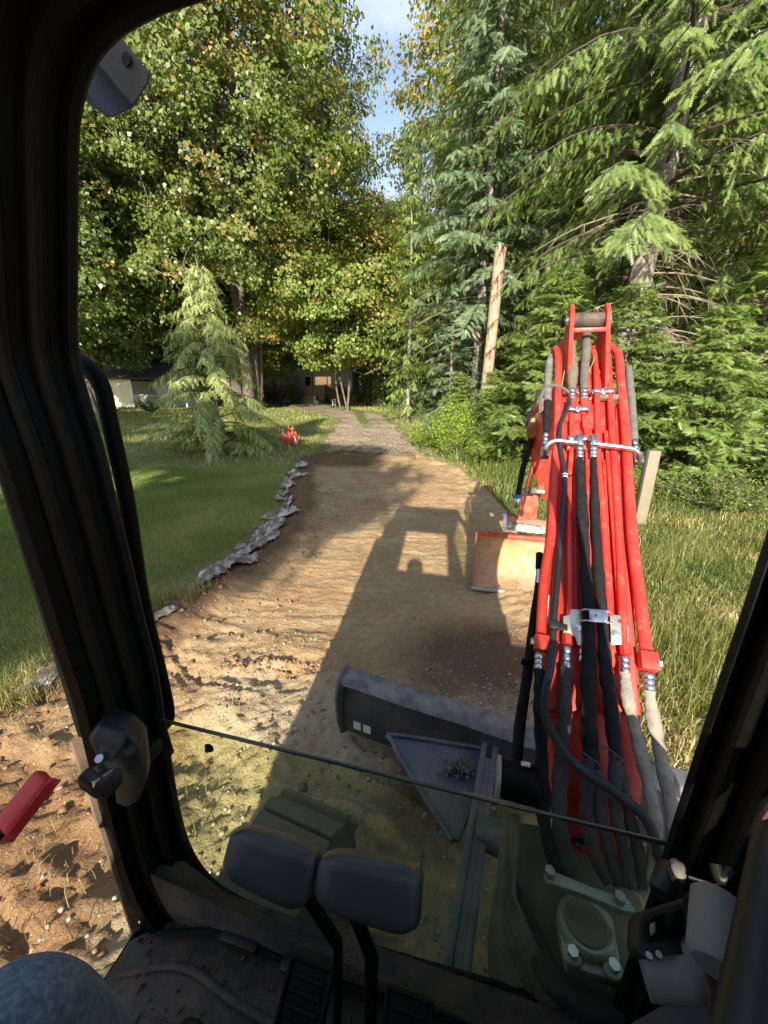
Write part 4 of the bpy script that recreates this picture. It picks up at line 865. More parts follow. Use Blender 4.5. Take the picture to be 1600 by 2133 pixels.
def sheet(px, py, L, W, H, rot, seed, label):
    L *= 1.3; W *= 1.35; H *= 1.15
    c = G(px, py, 0.08); N = 34; g = np.linspace(-1, 1, N); U, Vv = np.meshgrid(g, g)
    ca, sa = math.cos(rot), math.sin(rot); bulge = np.sqrt(np.clip(1 - (U ** 2 * 0.9 + Vv ** 2 * 0.9), 0, 1))
    edge = 1 + 0.55 * fbm(np.arctan2(Vv, U) * 2 + 9, U * 0 + seed, 1.7, 4, seed)
    lx, ly = U * L * edge, Vv * W * edge
    x = c.x + lx * ca - ly * sa; y = c.y + lx * sa + ly * ca
    cr = np.abs(fbm(x * 3, y * 3, 2.1, 4, seed)) * 2.4
    gr = np.maximum(road_z(x, y)[0], lawn_z(x, y))
    z = gr + 0.006 + H * bulge * (0.35 + cr) + 0.030 * fbm(x * 3, y * 3, 7, 3, seed + 3) * (bulge > 0) + 0.02 * bulge
    z = np.maximum(z, gr + 0.004); I = np.arange(N * N).reshape(N, N); F = np.stack([I[:-1, :-1], I[:-1, 1:], I[1:, 1:], I[1:, :-1]], -1).reshape(-1, 4)
    inside = (U ** 2 + Vv ** 2 < 1.0 + 0.5 * fbm(x * 4, y * 4, 3, 3, seed + 5)).ravel(); F = F[inside[F].all(1)]
    V3 = np.stack([x.ravel() - c.x, y.ravel() - c.y, z.ravel() - 0.08], -1); used = np.zeros(len(V3), bool); used[F.ravel()] = True; idx = np.cumsum(used) - 1
    o = npmesh('plastic_sheet', V3[used], idx[F], PLM); so = o.modifiers.new('t', 'SOLIDIFY'); so.thickness = 0.003; o.location = (c.x, c.y, 0.08)
    tag(o, label, 'plastic sheet', 'torn plastic sheeting along the road edge')
sheet(627, 968, 0.13, 0.10, 0.16, 0.3, 1, 'pale rounded lump of plastic at the far end of the torn strip')
sheet(618, 992, 0.24, 0.08, 0.13, 0.5, 2, 'crumpled plastic next after the far end lump, stretching onto the dirt')
sheet(599, 1012, 0.15, 0.11, 0.15, 1.6, 3, 'grey folded plastic at the bend of the torn strip')
sheet(585, 1040, 0.10, 0.09, 0.14, 1.4, 4, 'small dark-sided plastic fold below the bend of the strip')
sheet(600, 1046, 0.13, 0.05, 0.10, 1.3, 5, 'narrow plastic shred lying on the dirt side of the strip')
sheet(583, 1074, 0.21, 0.09, 0.14, 0.25, 6, 'pale peaked plastic fold jutting over the dirt')
sheet(562, 1106, 0.22, 0.11, 0.13, 0.9, 7, 'broad wrinkled plastic at the upper end of the long sagging piece')
sheet(540, 1128, 0.24, 0.10, 0.10, 0.75, 8, 'plastic sheet with an orange-stained face beside the dirt')
sheet(505, 1158, 0.26, 0.09, 0.13, 0.85, 9, 'long sagging plastic sheet in the middle of the strip')
sheet(466, 1195, 0.22, 0.075, 0.12, 0.85, 10, 'bulging yellow-stained plastic near the torn lawn corner')
sheet(522, 1178, 0.10, 0.06, 0.08, 1.1, 11, 'small grey plastic flap sticking out of the dirt below the long sheet')
sheet(425, 1222, 0.15, 0.05, 0.06, 0.9, 12, 'half buried plastic at the near end of the strip')
sheet(345, 1290, 0.10, 0.04, 0.05, 1.0, 13, 'pale plastic scrap in the brown bank beside the grab rail')
sheet(609, 982, 0.10, 0.07, 0.12, 0.9, 21, 'small pale plastic knuckle between the far lump and the stretched piece')
sheet(592, 1027, 0.11, 0.07, 0.12, 1.5, 22, 'short plastic fold joining the bend to the dark-sided fold')
sheet(575, 1092, 0.13, 0.08, 0.11, 0.8, 23, 'creased plastic patch under the peaked fold')
sheet(486, 1177, 0.15, 0.07, 0.11, 0.85, 24, 'plastic bulge linking the long sheet to the yellow-stained one')
sheet(446, 1209, 0.12, 0.06, 0.08, 0.85, 25, 'low plastic hump just before the half buried end')
sheet(122, 1418, 0.20, 0.09, 0.05, 1.1, 14, 'grey plastic flap seen between the lawn and the cab pillar')

# red spare attachment lying on the lawn
c = G(600, 926, 0.1); at_ = wthing('grapple_attachment', (c.x, c.y, 0.08)); tag(at_, 'small rusty red digger attachment standing at the lawn corner beside the deodar', 'machine attachment')
def A_(x, y, z): return c + Vector((x, y, z))
box('body', A_(0, 0.12, 0.20), (Vector((1, 0.1, 0)), Vector((-.1, 1, 0)), Vector((0, -.12, 1))), (0.19, 0.10, 0.20), RED_OLD, at_, 0.02)
for x_ in (-0.16, 0.02, 0.15): plate('lug', [A_(x_, 0.02, 0.35), A_(x_, 0.24, 0.35), A_(x_, 0.20, 0.54), A_(x_, 0.10, 0.60), A_(x_, 0.02, 0.50)], (0.035, 0, 0), RED_OLD, at_, 0.006)
cyl('pin', A_(-0.2, 0.12, 0.50), A_(0.22, 0.12, 0.50), 0.025, RUSTY, at_); plate('side_plate', [A_(0.19, 0.0, 0.0), A_(0.36, 0.1, 0.0), A_(0.26, 0.14, 0.42), A_(0.17, 0.05, 0.40)], (0, 0.03, 0), RED_OLD, at_, 0.005)
plate('tine', [A_(0.24, -0.05, 0.0), A_(0.32, -0.05, 0.02), A_(0.24, 0.0, 0.28), A_(0.20, 0.0, 0.26)], (0, 0.03, 0), BARE, at_, 0.004)
for x_ in (-.12, 0.0, .1): box('rib', A_(x_, -0.01, 0.18), XYZ, (0.015, 0.02, 0.16), RED_OLD, at_)

# ================================================================== THE EXCAVATOR (one machine, all of it parts)
ex = wthing('mini_excavator', (0.0, -0.2, 0.0)); tag(ex, 'red mini excavator seen from its seat, with boom, hoses, blade and bucket', 'excavator')
# ---- cab frame round the front opening, from points on the plane of the front window
VF = 0.60
LOOP_PX = [(335, 6), (274, 37), (232, 67), (189, 119), (162, 195), (150, 274), (148, 400), (148, 560), (151, 730), (175, 830), (205, 930), (232, 1040), (262, 1160), (290, 1280),
           (318, 1390), (334, 1490), (350, 1590), (368, 1690), (392, 1770), (424, 1822), (470, 1862), (550, 1902), (650, 1938), (760, 1974), (900, 2016), (1060, 2062), (1180, 2094)]
def uz(p): return (p.dot(MU), p.z)
L = [uz(MVP(a, b, VF)) for a, b in LOOP_PX]
L += [(0.32, 0.60), (0.365, 0.65), (0.375, 0.75), (0.378, 1.1), (0.378, 1.5), (0.378, 1.9), (0.348, 2.14), (0.300, 2.32), (0.235, 2.43), (0.12, 2.475), (-0.1, 2.48), (-0.32, 2.478)]
Lp = smoothpath([Vector((a, b, 0)) for a, b in L] + [Vector((*L[0], 0))], 4)[:-1]
Lp = [(p.x, p.y) for p in Lp]
C0 = (-0.2, 1.5); NL = len(Lp)
def outn(i):
    a, b = Lp[i - 3], Lp[(i + 3) % NL]; t = Vector((b[0] - a[0], b[1] - a[1])); t.normalize(); q = Vector((t.y, -t.x))
    if q.dot(Vector((Lp[i][0] - C0[0], Lp[i][1] - C0[1]))) < 0: q = -q
    return q
def sweep(name, sec, m, closed_sec=True, parent=ex):
    """sec: (outward offset, v) pairs swept along the opening"""
    g = MB(); V = []; F = []; k = len(sec)
    for i in range(NL):
        q = outn(i)
        for o_, v_ in sec: V.append(M(Lp[i][0] + q.x * o_, v_, Lp[i][1] + q.y * o_))
    for i in range(NL):
        j = (i + 1) % NL
        for a in range(k if closed_sec else k - 1):
            b = (a + 1) % k; F.append((i * k + a, i * k + b, j * k + b, j * k + a))
    g.add(V, F); return g.build(name, m, parent, angle=40)
sweep('window_frame', [(0.0, .606), (0.0, .596), (.010, .590), (.012, .572), (.006, .566), (.006, .548), (.022, .540), (.024, .505), (.036, .498), (.038, .466), (.062, .462), (.062, .612), (0.0, .612)], BLACKM)
sweep('window_seal', [(-.006, .6075), (-.010, .600), (-.006, .590), (.006, .588), (.008, .6075)], SEAL)
sweep('inner_seal', [(.006, .560), (.0, .554), (.002, .546), (.010, .542), (.016, .552)], SEAL)
sweep('edge_seal', [(.024, .520), (.018, .512), (.020, .502), (.030, .496), (.036, .508)], SEAL)
g = MB(); V = []; F = []
for i in range(NL):
    q = outn(i); p = Vector((Lp[i][0] + q.x * .05, Lp[i][1] + q.y * .05)); d = p - Vector(C0)
    lim = (.455 - .15 * max(0, min(1, (p.y - 1.6) / .8))) if d.x > 0 else -(.87 - .14 * max(0, min(1, (p.y - 1.3) / 1.1))); t = min([(lim - C0[0]) / d.x if abs(d.x) > 1e-6 else 9e9, ((2.53 if d.y > 0 else .44) - C0[1]) / d.y if abs(d.y) > 1e-6 else 9e9]); o_ = Vector(C0) + d * max(t, 1.0)
    for a, v_ in ((p, .602), (o_, .602), (o_, .618), (p, .618)): V.append(M(a.x, v_, a.y))
for i in range(NL):
    j = (i + 1) % NL
    for a in range(4): F.append((i * 4 + a, i * 4 + (a + 1) % 4, j * 4 + (a + 1) % 4, j * 4 + a))
g.add(V, F).build('front_panel', BLACKM, ex)
def mbox(name, u0, u1, v0, v1, z0, z1, m, bev=0.0, parent=ex): return box(name, M((u0 + u1) / 2, (v0 + v1) / 2, (z0 + z1) / 2), MAX, ((u1 - u0) / 2, (v1 - v0) / 2, (z1 - z0) / 2), m, parent, bev)
mbox('roof', -.68, .29, -.44, .65, 2.512, 2.575, RED, .02); mbox('headliner', -.66, .27, -.42, .60, 2.500, 2.510, BLACKP)
mbox('door_pillar', -.86, -.805, .500, .595, .56, 1.9, BLACKM, .01)
mbox('roof_rail', -.68, -.62, -.36, .50, 2.43, 2.498, BLACKM, .01); mbox('rear_pillar', -.68, -.36, -.45, -.38, .6, 2.498, BLACKM, .01); mbox('rear_pillar', .20, .29, -.45, -.38, .6, 2.498, BLACKM, .01)
plate('rear_corner', [M(.292, -.44, .6), M(.45, -.44, .6), M(.45, -.44, 1.5), M(.292, -.44, 2.45)], MV * .05, BLACKM, ex); mbox('rear_wall', -.355, .195, -.44, -.40, .6, 1.95, BLACKP)
mbox('side_wall', .425, .45, -.375, .455, .6, 1.50, BLACKP); mbox('side_rail', .25, .288, -.375, .455, 2.40, 2.498, BLACKM, .01)
mbox('front_pillar', .42, .452, .470, .598, .60, 1.7, BLACKM, .01)
mbox('floor', -.80, .42, -.37, .575, .56, .625, BLACKM)
TINT = bpy.data.materials.new('tinted_glass'); TINT.use_nodes = True; n_ = TINT.node_tree; n_.nodes.clear()
o_ = n_.nodes.new('ShaderNodeOutputMaterial'); tr_ = n_.nodes.new('ShaderNodeBsdfTransparent'); tr_.inputs['Color'].default_value = (.91, .95, .81, 1)
gl_ = n_.nodes.new('ShaderNodeBsdfGlossy'); gl_.inputs['Roughness'].default_value = 0.03; df_ = n_.nodes.new('ShaderNodeBsdfDiffuse'); df_.inputs['Color'].default_value = (.30, .34, .28, 1)
fz_ = n_.nodes.new('ShaderNodeFresnel'); fz_.inputs['IOR'].default_value = 1.45; m1 = n_.nodes.new('ShaderNodeMixShader'); m2 = n_.nodes.new('ShaderNodeMixShader')
zn = n_.nodes.new('ShaderNodeTexNoise'); zn.inputs['Scale'].default_value = 6; zn.inputs['Detail'].default_value = 9; cc = n_.nodes.new('ShaderNodeTexCoord'); n_.links.new(cc.outputs['Object'], zn.inputs['Vector'])
mr_ = n_.nodes.new('ShaderNodeMapRange'); mr_.inputs['From Min'].default_value = .38; mr_.inputs['From Max'].default_value = .75; mr_.inputs['To Min'].default_value = .015; mr_.inputs['To Max'].default_value = .085; n_.links.new(zn.outputs['Fac'], mr_.inputs['Value'])
ge_ = n_.nodes.new('ShaderNodeNewGeometry'); iv_ = n_.nodes.new('ShaderNodeMath'); iv_.operation = 'SUBTRACT'; iv_.inputs[0].default_value = 1; n_.links.new(ge_.outputs['Backfacing'], iv_.inputs[1])
ml_ = n_.nodes.new('ShaderNodeMath'); ml_.operation = 'MULTIPLY'; n_.links.new(fz_.outputs['Fac'], ml_.inputs[0]); n_.links.new(iv_.outputs[0], ml_.inputs[1]); n_.links.new(ml_.outputs[0], m1.inputs['Fac']); n_.links.new(tr_.outputs[0], m1.inputs[1]); n_.links.new(gl_.outputs[0], m1.inputs[2])
n_.links.new(mr_.outputs['Result'], m2.inputs['Fac']); n_.links.new(m1.outputs[0], m2.inputs[1]); n_.links.new(df_.outputs[0], m2.inputs[2]); n_.links.new(m2.outputs[0], o_.inputs['Surface'])
GEDGE = mat('green_glass_edge', (0.03, 0.045, 0.035), 0.2, spec=0.8)
plate('side_window', [M(.435, -.375, 1.50), M(.435, .455, 1.50), M(.27, .455, 2.42), M(.27, -.375, 2.42)], MU * .006, TINT, ex)
# lower front pane: polished top edge, rounded corners
zt = 1.222; gp = [(-.775, zt)] + [(.395, zt), (.425, zt - .012), (.437, zt - .045)] + [(.437, .80), (.40, .66), (.30, .585), (-.45, .575), (-.62, .60), (-.72, .68), (-.775, .80)]
plate('front_pane', [M(a, VF - .010, b) for a, b in gp], MV * .007, TINT, ex)
tube('pane_edge', [M(a, VF - .0065, b + .002) for a, b in [(-.775, zt), (.395, zt), (.425, zt - .012), (.437, zt - .045), (.437, .95)]], 0.0042, GEDGE, ex, n=8, k=0)
for px, py in ((438, 1555), (1203, 1748)):
    c = MVP(px, py, VF - .010)
    st = cyl('rubber_stop', c - MV * .001, c - MV * .007, .0125, SEAL, ex, bev=.003); cyl('stop_ring', c - MV * .006, c - MV * .010, .009, SEAL, st, bev=.002); cyl('stop_knob', c - MV * .009, c - MV * .015, .0055, BLACKP, st, bev=.002)
plate('pane_guide', [MVP(300, 1482, .585), MVP(322, 1486, .585), MVP(352, 1580, .585), MVP(338, 1596, .585)], MV * .02, SEAL, ex, .003)
box('pane_catch', MVP(318, 1560, .56), MAX, (.012, .02, .02), BLACKP, ex, .004); 
# outer grab rail
rail = [MVP(x_, y_, .68) for x_, y_ in [(140, 742), (165, 752), (190, 772), (213, 809), (231, 889), (265, 1048), (297, 1248), (335, 1407), (350, 1480), (346, 1506), (322, 1520)]]
tube('grab_rail', rail, .0165, BLACKM, ex, n=14, k=6)
# bent metal bracket outside the upper corner
vb = [MVP(x_, y_, .86) for x_, y_ in [(150, 150), (205, 62), (238, 62), (308, 152), (306, 168), (288, 205)]]
br = plate('lamp_bracket', [MVP(205, 70, .90), MVP(240, 64, .90), MVP(308, 152, .90), MVP(306, 170, .90), MVP(276, 218, .90), MVP(188, 112, .90)], MV * .006 + MZ * .002, mat('grey_bracket_steel', (.018, .018, .019), .6, .0, noise=((.04, .038, .035), 18, .45, .7)), ex)
plate('bracket_flange', [MVP(188, 112, .90), MVP(276, 218, .90), MVP(232, 240, .82), MVP(214, 238, .82), MVP(160, 196, .82), MVP(150, 150, .82)], MV * .006, mat('dark_bracket_steel', (.018, .019, .020), .5, .2), ex)
c = MVP(263, 123, .895); cyl('bolt_hole', c - MV * .001, c + MV * .002, .011, mat('hole_shade', (.003, .003, .003), .9), ex)  # black disc painting the dark inside the hole
# ---- latch block on the pillar, with its pin
d0 = .80
def BL(px, py, d=d0): return P(px, py, d)
lt = plate('latch_housing', [BL(182, 1540), BL(205, 1512), BL(262, 1528), BL(292, 1560), BL(300, 1640), BL(288, 1672), BL(262, 1684), BL(240, 1676), BL(236, 1610), BL(208, 1600), BL(196, 1570)], MV * .05 - MU * .03, mat('grey_black_housing', (.018, .018, .019), .42, .1, noise=((.04, .04, .038), 14, .45, .7)), ex, .006)
plate('latch_cover', [BL(205, 1512, .79), BL(262, 1526, .79), BL(250, 1560, .77), BL(232, 1590, .77), BL(205, 1580, .77), BL(190, 1545, .77)], MV * .012, BLACKP, lt, .004)
cyl('latch_pin', BL(176, 1622, .74), BL(214, 1598, .78), .0085, ZINC, lt, bev=.002); cyl('latch_pin', BL(192, 1634, .74), BL(230, 1606, .78), .006, ZINC, lt)
cyl('latch_bolt', BL(206, 1580, .76), BL(214, 1582, .775), .0075, ZINC, lt)
plate('latch_lever', [BL(156, 1624, .73), BL(166, 1614, .73), BL(196, 1638, .74), BL(234, 1612, .75), BL(238, 1650, .75), BL(222, 1668, .75), BL(196, 1668, .74), BL(162, 1644, .73)], MV * .022, BLACKP, lt, .005)
plate('door_seal_strip', [M(-.798, .455, .62), M(-.798, .455, 1.28), M(-.79, .47, 1.28), M(-.79, .47, .62)], -MU * .008, mat('worn_brown_strip', (.17, .115, .07), .8, noise=((.05, .04, .03), 12, .4, .7)), ex)
# ---- red lever with ribbed grip
ga, gb = P(98, 1615, .66), P(8, 1728, .62); gd = (gb - ga).normalized(); gs = gd.cross(MZ).normalized(); gu = gs.cross(gd)
gr = box('lever_grip', (ga + gb) / 2, (gd, gs, gu), ((gb - ga).length / 2, .023, .0125), REDGRIP, ex, .009, 4)
for i in range(6):
    q = (ga + gb) / 2 + gs * (-.0235) + gu * (-.009 + i * .0034); cyl('grip_rib', q - gd * .045, q + gd * .045, .0013, REDGRIP, gr, n=6)
cyl('safety_lever', gb - gd * .01, gb + gd * .25, .0085, BLACKP, ex)
# ---- travel levers
def grip(px, py, dep, hl, tilt):
    c = P(px, py, dep); bdir = (MV * .62 + MZ * .78).normalized(); ax = (MU * math.cos(tilt) - bdir * math.sin(tilt)); b2 = (bdir * math.cos(tilt) + MU * math.sin(tilt)); nrm = ax.cross(b2)
    V, F = box_geo((0, 0, 0), XYZ, (1, 1, 1)); me = bpy.data.meshes.new('travel_lever_grip'); me.from_pydata([tuple(p) for p in V], [], F)
    bm = bmesh.new(); bm.from_mesh(me); bmesh.ops.bevel(bm, geom=list(bm.edges), offset=.55, segments=6, profile=.5, affect='EDGES', clamp_overlap=True)
    for v in bm.verts:
        x, y, z = v.co; w = 1.0 + 0.10 * x - .06 * y
        v.co = c + ax * (x * hl) + b2 * (y * .038 * w) + nrm * (z * .024)
    bm.to_mesh(me); bm.free(); return link('travel_lever_grip', me, GRIP, ex, smooth=True)
grip(566, 1794, .625, .076, .04); grip(769, 1843, .585, .079, -.06)
tube('travel_lever', [P(632, 1850, .645), P(652, 1885, .65), P(704, 1966, .67), P(704, 2060, .73), P(702, 2180, .80)], [.0115] * 5, BLACKM, ex, n=10, k=0, flat=.7)
tube('travel_lever', [P(735, 1900, .60), P(748, 1925, .61), P(774, 1994, .64), P(773, 2080, .70), P(772, 2180, .76)], [.0115] * 5, BLACKM, ex, n=10, k=0, flat=.7)
# ---- floor mat, pedals
def FL(px, py, z=.63): return G(px, py, z)
plate('floor_mat', [M(-.79, -.36, .627), M(.415, -.36, .627), M(.415, .50, .627), M(-.68, .53, .627), M(-.79, .44, .627)], MZ * .012, MATF, ex, .005)
tube('mat_ridge', [M(-.77, .38, .64), M(-.62, .43, .646), M(-.45, .41, .648), M(-.25, .40, .646), M(.1, .40, .645)], .008, MATF, ex, n=8, k=6, flat=.6)
tube('mat_ridge', [M(-.60, .10, .64), M(-.60, .30, .64), M(-.42, .31, .64), M(-.42, .10, .64)], .005, MATF, ex, n=6)
tube('mat_ridge', [M(-.66, .10, .64), M(-.66, .345, .64), M(-.36, .345, .64), M(-.36, .10, .64)], .004, MATF, ex, n=6)
plate('front_ledge', [M(-.78, .50, .62), M(.40, .50, .62), M(.37, .575, .66), M(-.60, .575, .66), M(-.72, .575, .74), M(-.78, .50, .80)], MZ * .012, MATF, ex, .004)
tube('sill_cable', [M(-.72, .46, .66), M(-.55, .50, .668), M(-.30, .49, .665), M(0, .50, .667), M(.35, .49, .665)], .007, SEAL, ex, n=7, k=5)
box('sill_clip', M(-.5, .50, .672), MAX, (.05, .018, .012), BLACKP, ex, .004); box('sill_clip', M(-.36, .49, .672), MAX, (.02, .018, .010), BLACKP, ex, .004)
def pedal(px, py, dep):
    c = P(px, py, dep); b_ = (MV * .86 + MZ * .5).normalized(); nn_ = MU.cross(b_); 
    p = box('pedal', c, (MU, b_, nn_), (.052, .062, .008), SEAL, ex, .007, 3)
    for s in (-1, 1): tube('pedal_rim', [c + MU * (s * .047) + b_ * .055 + nn_ * .010, c + MU * (s * .047) - b_ * .055 + nn_ * .010], .005, SEAL, p, n=8)
    tube('pedal_rim', [c - MU * .047 + b_ * .057 + nn_ * .010, c + MU * .047 + b_ * .057 + nn_ * .010], .005, SEAL, p, n=8)
    for i in range(4): tube('pedal_rib', [c - MU * .034 + b_ * (.033 - i * .022) + nn_ * .010, c + MU * .034 + b_ * (.033 - i * .022) + nn_ * .010], .0048, SEAL, p, n=8)
    cyl('pedal_arm', c - nn_ * .01, c - nn_ * .10, .012, BLACKM, p)
pedal(634, 2088, .83); pedal(845, 2160, .80)
# ---- right console
dk = .52
def K(px, py, d=dk): return P(px, py, d)
con = plate('console_body', [K(1300, 2133, .60), K(1386, 2085, .57), K(1324, 1985, .555), K(1400, 1880, .58), K(1476, 1851, .60), K(1546, 1815, .60), K(1551, 1786, .62), K(1571, 1760, .62), K(1660, 1750, .60), K(1700, 2200, .52), K(1300, 2260, .60)], -MZ * .12 + MU * .10, GREYP, ex, .012)
sw = plate('switch_panel', [K(1343, 1897, .53), K(1438, 1867, .55), K(1470, 1880, .54), K(1481, 1899, .535), K(1481, 1974, .51), K(1460, 1982, .50), K(1340, 2000, .50), K(1328, 1978, .505), K(1329, 1912, .525)], -MZ * .045 + MV * .02, BLACKP, ex, .007)
plate('switch', [K(1345, 1922, .519), K(1384, 1905, .529), K(1386, 1960, .508), K(1347, 1968, .503)], MZ * .007, BLACKM, sw, .002); plate('switch', [K(1390, 1904, .529), K(1424, 1892, .534), K(1428, 1950, .512), K(1391, 1959, .508)], MZ * .004, BLACKM, sw, .002)
plate('switch_rocker', [K(1352, 1930, .511), K(1364, 1925, .514), K(1364, 1948, .504), K(1354, 1952, .502)], MZ * .007, GREYP, sw, .002)
cyl('key_barrel', K(1452, 1872, .525), K(1460, 1990, .485), .016, BLACKM, sw, bev=.004); cyl('key_switch', K(1456, 1925, .492), K(1458, 1927, .485), .008, ZINC, sw)
pod = tube('console_pod', [K(1335, 2005, .53), K(1400, 2010, .52), K(1470, 2000, .51)], .035, GREYP, ex, n=20, k=6)
plate('console_gusset', [K(1326, 1992, .52), K(1466, 1990, .50), K(1470, 2050, .52), K(1388, 2086, .54)], MV * .03, GREYP, ex, .008)
tube('console_slot', [K(1468, 1998, .475), K(1482, 2040, .475), K(1484, 2100, .475)], [.010, .021, .012], MATF, ex, n=14, k=6, flat=.35)
cyl('lever_boot', K(1500, 1870, .50), K(1494, 2020, .45), .030, GREYP, ex, n=28, bev=.006)
tube('armrest_side', [K(1646, 1700, .42), K(1640, 1780, .40), K(1614, 1960, .37), K(1570, 2250, .33)], [.02, .028, .030, .032], BLACKP, ex, n=16, k=6)
tube('armrest_cap', [K(1650, 1735, .40), K(1645, 1722, .41)], .022, mat('reddish_plastic', (.12, .05, .04), .5), ex, n=14)
plate('side_cover', [K(1640, 1700, .45), K(1700, 1650, .45), K(1720, 2250, .36), K(1600, 2250, .36)], MU * .03, BLACKP, ex, .01)
cyl('lever_stub', K(1376, 1865, .62), K(1396, 1808, .65), .018, BLACKP, ex, bev=.004); cyl('stub_cap', K(1394, 1806, .645), K(1426, 1824, .635), .016, GREYP, ex, bev=.005)
tube('wall_clip', [K(1490, 1800, .58), K(1500, 1830, .57), K(1526, 1815, .57)], .008, BLACKP, ex, n=8, k=5)
cyl('wall_rod', K(1436, 1828, .62), K(1480, 1842, .60), .0025, ZINC, ex, n=8)
for px, py, dd_ in ((1470, 1862, .53), (1352, 1992, .495), (1372, 1990, .495)):
    c = K(px, py, dd_); cyl('panel_screw', c - MZ * .002, c + MZ * .002, .004, ZINC, ex, n=10)
g4 = np.random.default_rng(15); mud = MB()
for k in range(260):
    u_, v_ = -.78 + 1.1 * g4.random(), .18 + .34 * g4.random() ** .6; s_ = .0015 + .0045 * g4.random() ** 2; vv, ff = box_geo(M(u_, v_, .641), (Vector(g4.normal(0, 1, 3)).normalized(), MV, MZ), (s_, s_ * .8, s_ * .5)); mud.add(vv, ff)
o = mud.build('dried_mud_crumbs', CLOD, ex); o['kind'] = 'stuff'
# ---- seat, outside the frame but it throws a shadow
mbox('seat_base', -.45, .05, -.37, .02, .64, .95, BLACKP, .03); mbox('seat_cushion', -.47, .07, -.37, .06, .95, 1.06, SEAL, .04); mbox('seat_back', -.45, .05, -.375, -.31, 1.06, 1.72, SEAL, .04)
# ---- house body, tracks
mbox('engine_cover', -.68, .98, -1.30, -.46, .62, 1.45, RED, .08); mbox('side_tank', .52, .98, -.44, .35, .62, 1.15, RED, .06); mbox('deck_plate', -.74, .98, -1.25, .60, .545, .60, BLACKM)
B_ = R(22); TL = Vector((math.cos(B_), -math.sin(B_), 0)); TF = Vector((math.sin(B_), math.cos(B_), 0)); TC = Vector((-.07, 0, 0))
for s in (-1, 1):
    cc_ = TC + TL * (.62 * s); side = []
    for k in range(36):
        a = 2 * math.pi * k / 36; sx = math.cos(a); lobe = .83 if sx > 0 else -.83
        side.append(cc_ + TF * (lobe + .20 * sx + .0) + MZ * (.235 + .215 * math.sin(a)))
    tk = plate('rubber_track', [p - TL * .15 for p in side], TL * .30, TRACKM, ex, .0)
    for k in range(13):
        q = cc_ + TF * (-.8 + k * .135) + MZ * .455; box('track_lug', q, (TL, TF, MZ), (.15, .028, .012), TRACKM, tk, .004)
    for k in range(5):
        a = R(75 - k * 32); q = cc_ + TF * (.83 + .205 * math.cos(a)) + MZ * (.235 + .222 * math.sin(a)); box('track_lug', q, (TL, TF * -math.sin(a) + MZ * math.cos(a), TF * math.cos(a) + MZ * math.sin(a)), (.15, .028, .014), TRACKM, tk, .004)
    box('track_frame', cc_ + MZ * .25, (TL, TF, MZ), (.10, .7, .10), STEELB, ex, .02)
box('carbody', TC + MZ * .42, (TL, TF, MZ), (.42, .45, .10), STEELB, ex, .03)
# ---- dozer blade
BA = R(23.5); BLt = Vector((math.cos(BA), -math.sin(BA), 0)); BF = Vector((math.sin(BA), math.cos(BA), 0)); B0 = G(712, 1528, .10); B0.z = 0; BW = 1.76
sec = [(.075, .06), (.03, .10), (.01, .17), (.012, .27), (.04, .37), (.09, .455)]
def bp(w, s_, z_): return B0 + BLt * w + BF * s_ + MZ * z_
g = MB(); nn = 18
V = [bp(BW * i / nn, a, b) for i in range(nn + 1) for a, b in sec] + [bp(BW * i / nn, a + .014, b) for i in range(nn + 1) for a, b in sec]; F = []; k = len(sec); o2 = (nn + 1) * k
for i in range(nn):
    for a in range(k - 1):
        F.append((i * k + a, i * k + a + 1, (i + 1) * k + a + 1, (i + 1) * k + a)); F.append((o2 + i * k + a, o2 + (i + 1) * k + a, o2 + (i + 1) * k + a + 1, o2 + i * k + a + 1))
    F.append((i * k + k - 1, o2 + i * k + k - 1, o2 + (i + 1) * k + k - 1, (i + 1) * k + k - 1)); F.append((i * k, (i + 1) * k, o2 + (i + 1) * k, o2 + i * k))
blade = g.add(V, F).build('blade_face', STEELD, ex, angle=40)
# rolled top rim: dented flat flange
V = []; F = []
for i in range(25):
    w = BW * i / 24; dn = .006 * math.sin(i * .9) + .004 * math.sin(i * 2.3)
    for a, b in [(-.002 + dn, .442), (.020 + dn, .474), (.055, .488), (.105 + dn * .5, .480), (.112, .462), (.055, .455)]: V.append(bp(w, a, b - dn * .6))
for i in range(24):
    for a in range(6): F.append((i * 6 + a, i * 6 + (a + 1) % 6, (i + 1) * 6 + (a + 1) % 6, (i + 1) * 6 + a))
F += [tuple(range(6)), tuple(24 * 6 + q for q in range(6))]
MB().add(V, F).build('blade_rim', RUSTY, ex, angle=55)
for w in (-.012, BW):
    e_ = plate('blade_end_plate', [bp(w, .10, .03), bp(w, .0, .10), bp(w, -.035, .22), bp(w, -.045, .38), bp(w, -.015, .485), bp(w, .05, .515), bp(w, .12, .50), bp(w, .13, .30)], BLt * .014, RUSTY, ex, .004)
for i, w in enumerate((.075, .135)): plate('decal', [bp(w, .0085 - .001, .165), bp(w + .045, .0075, .165), bp(w + .045, .0085, .215), bp(w, .0085, .215)], BF * -.0015, DECALM, blade)
cyl('cutting_edge', bp(0, .08, .05), bp(BW, .08, .05), .018, BARE, ex, n=8)
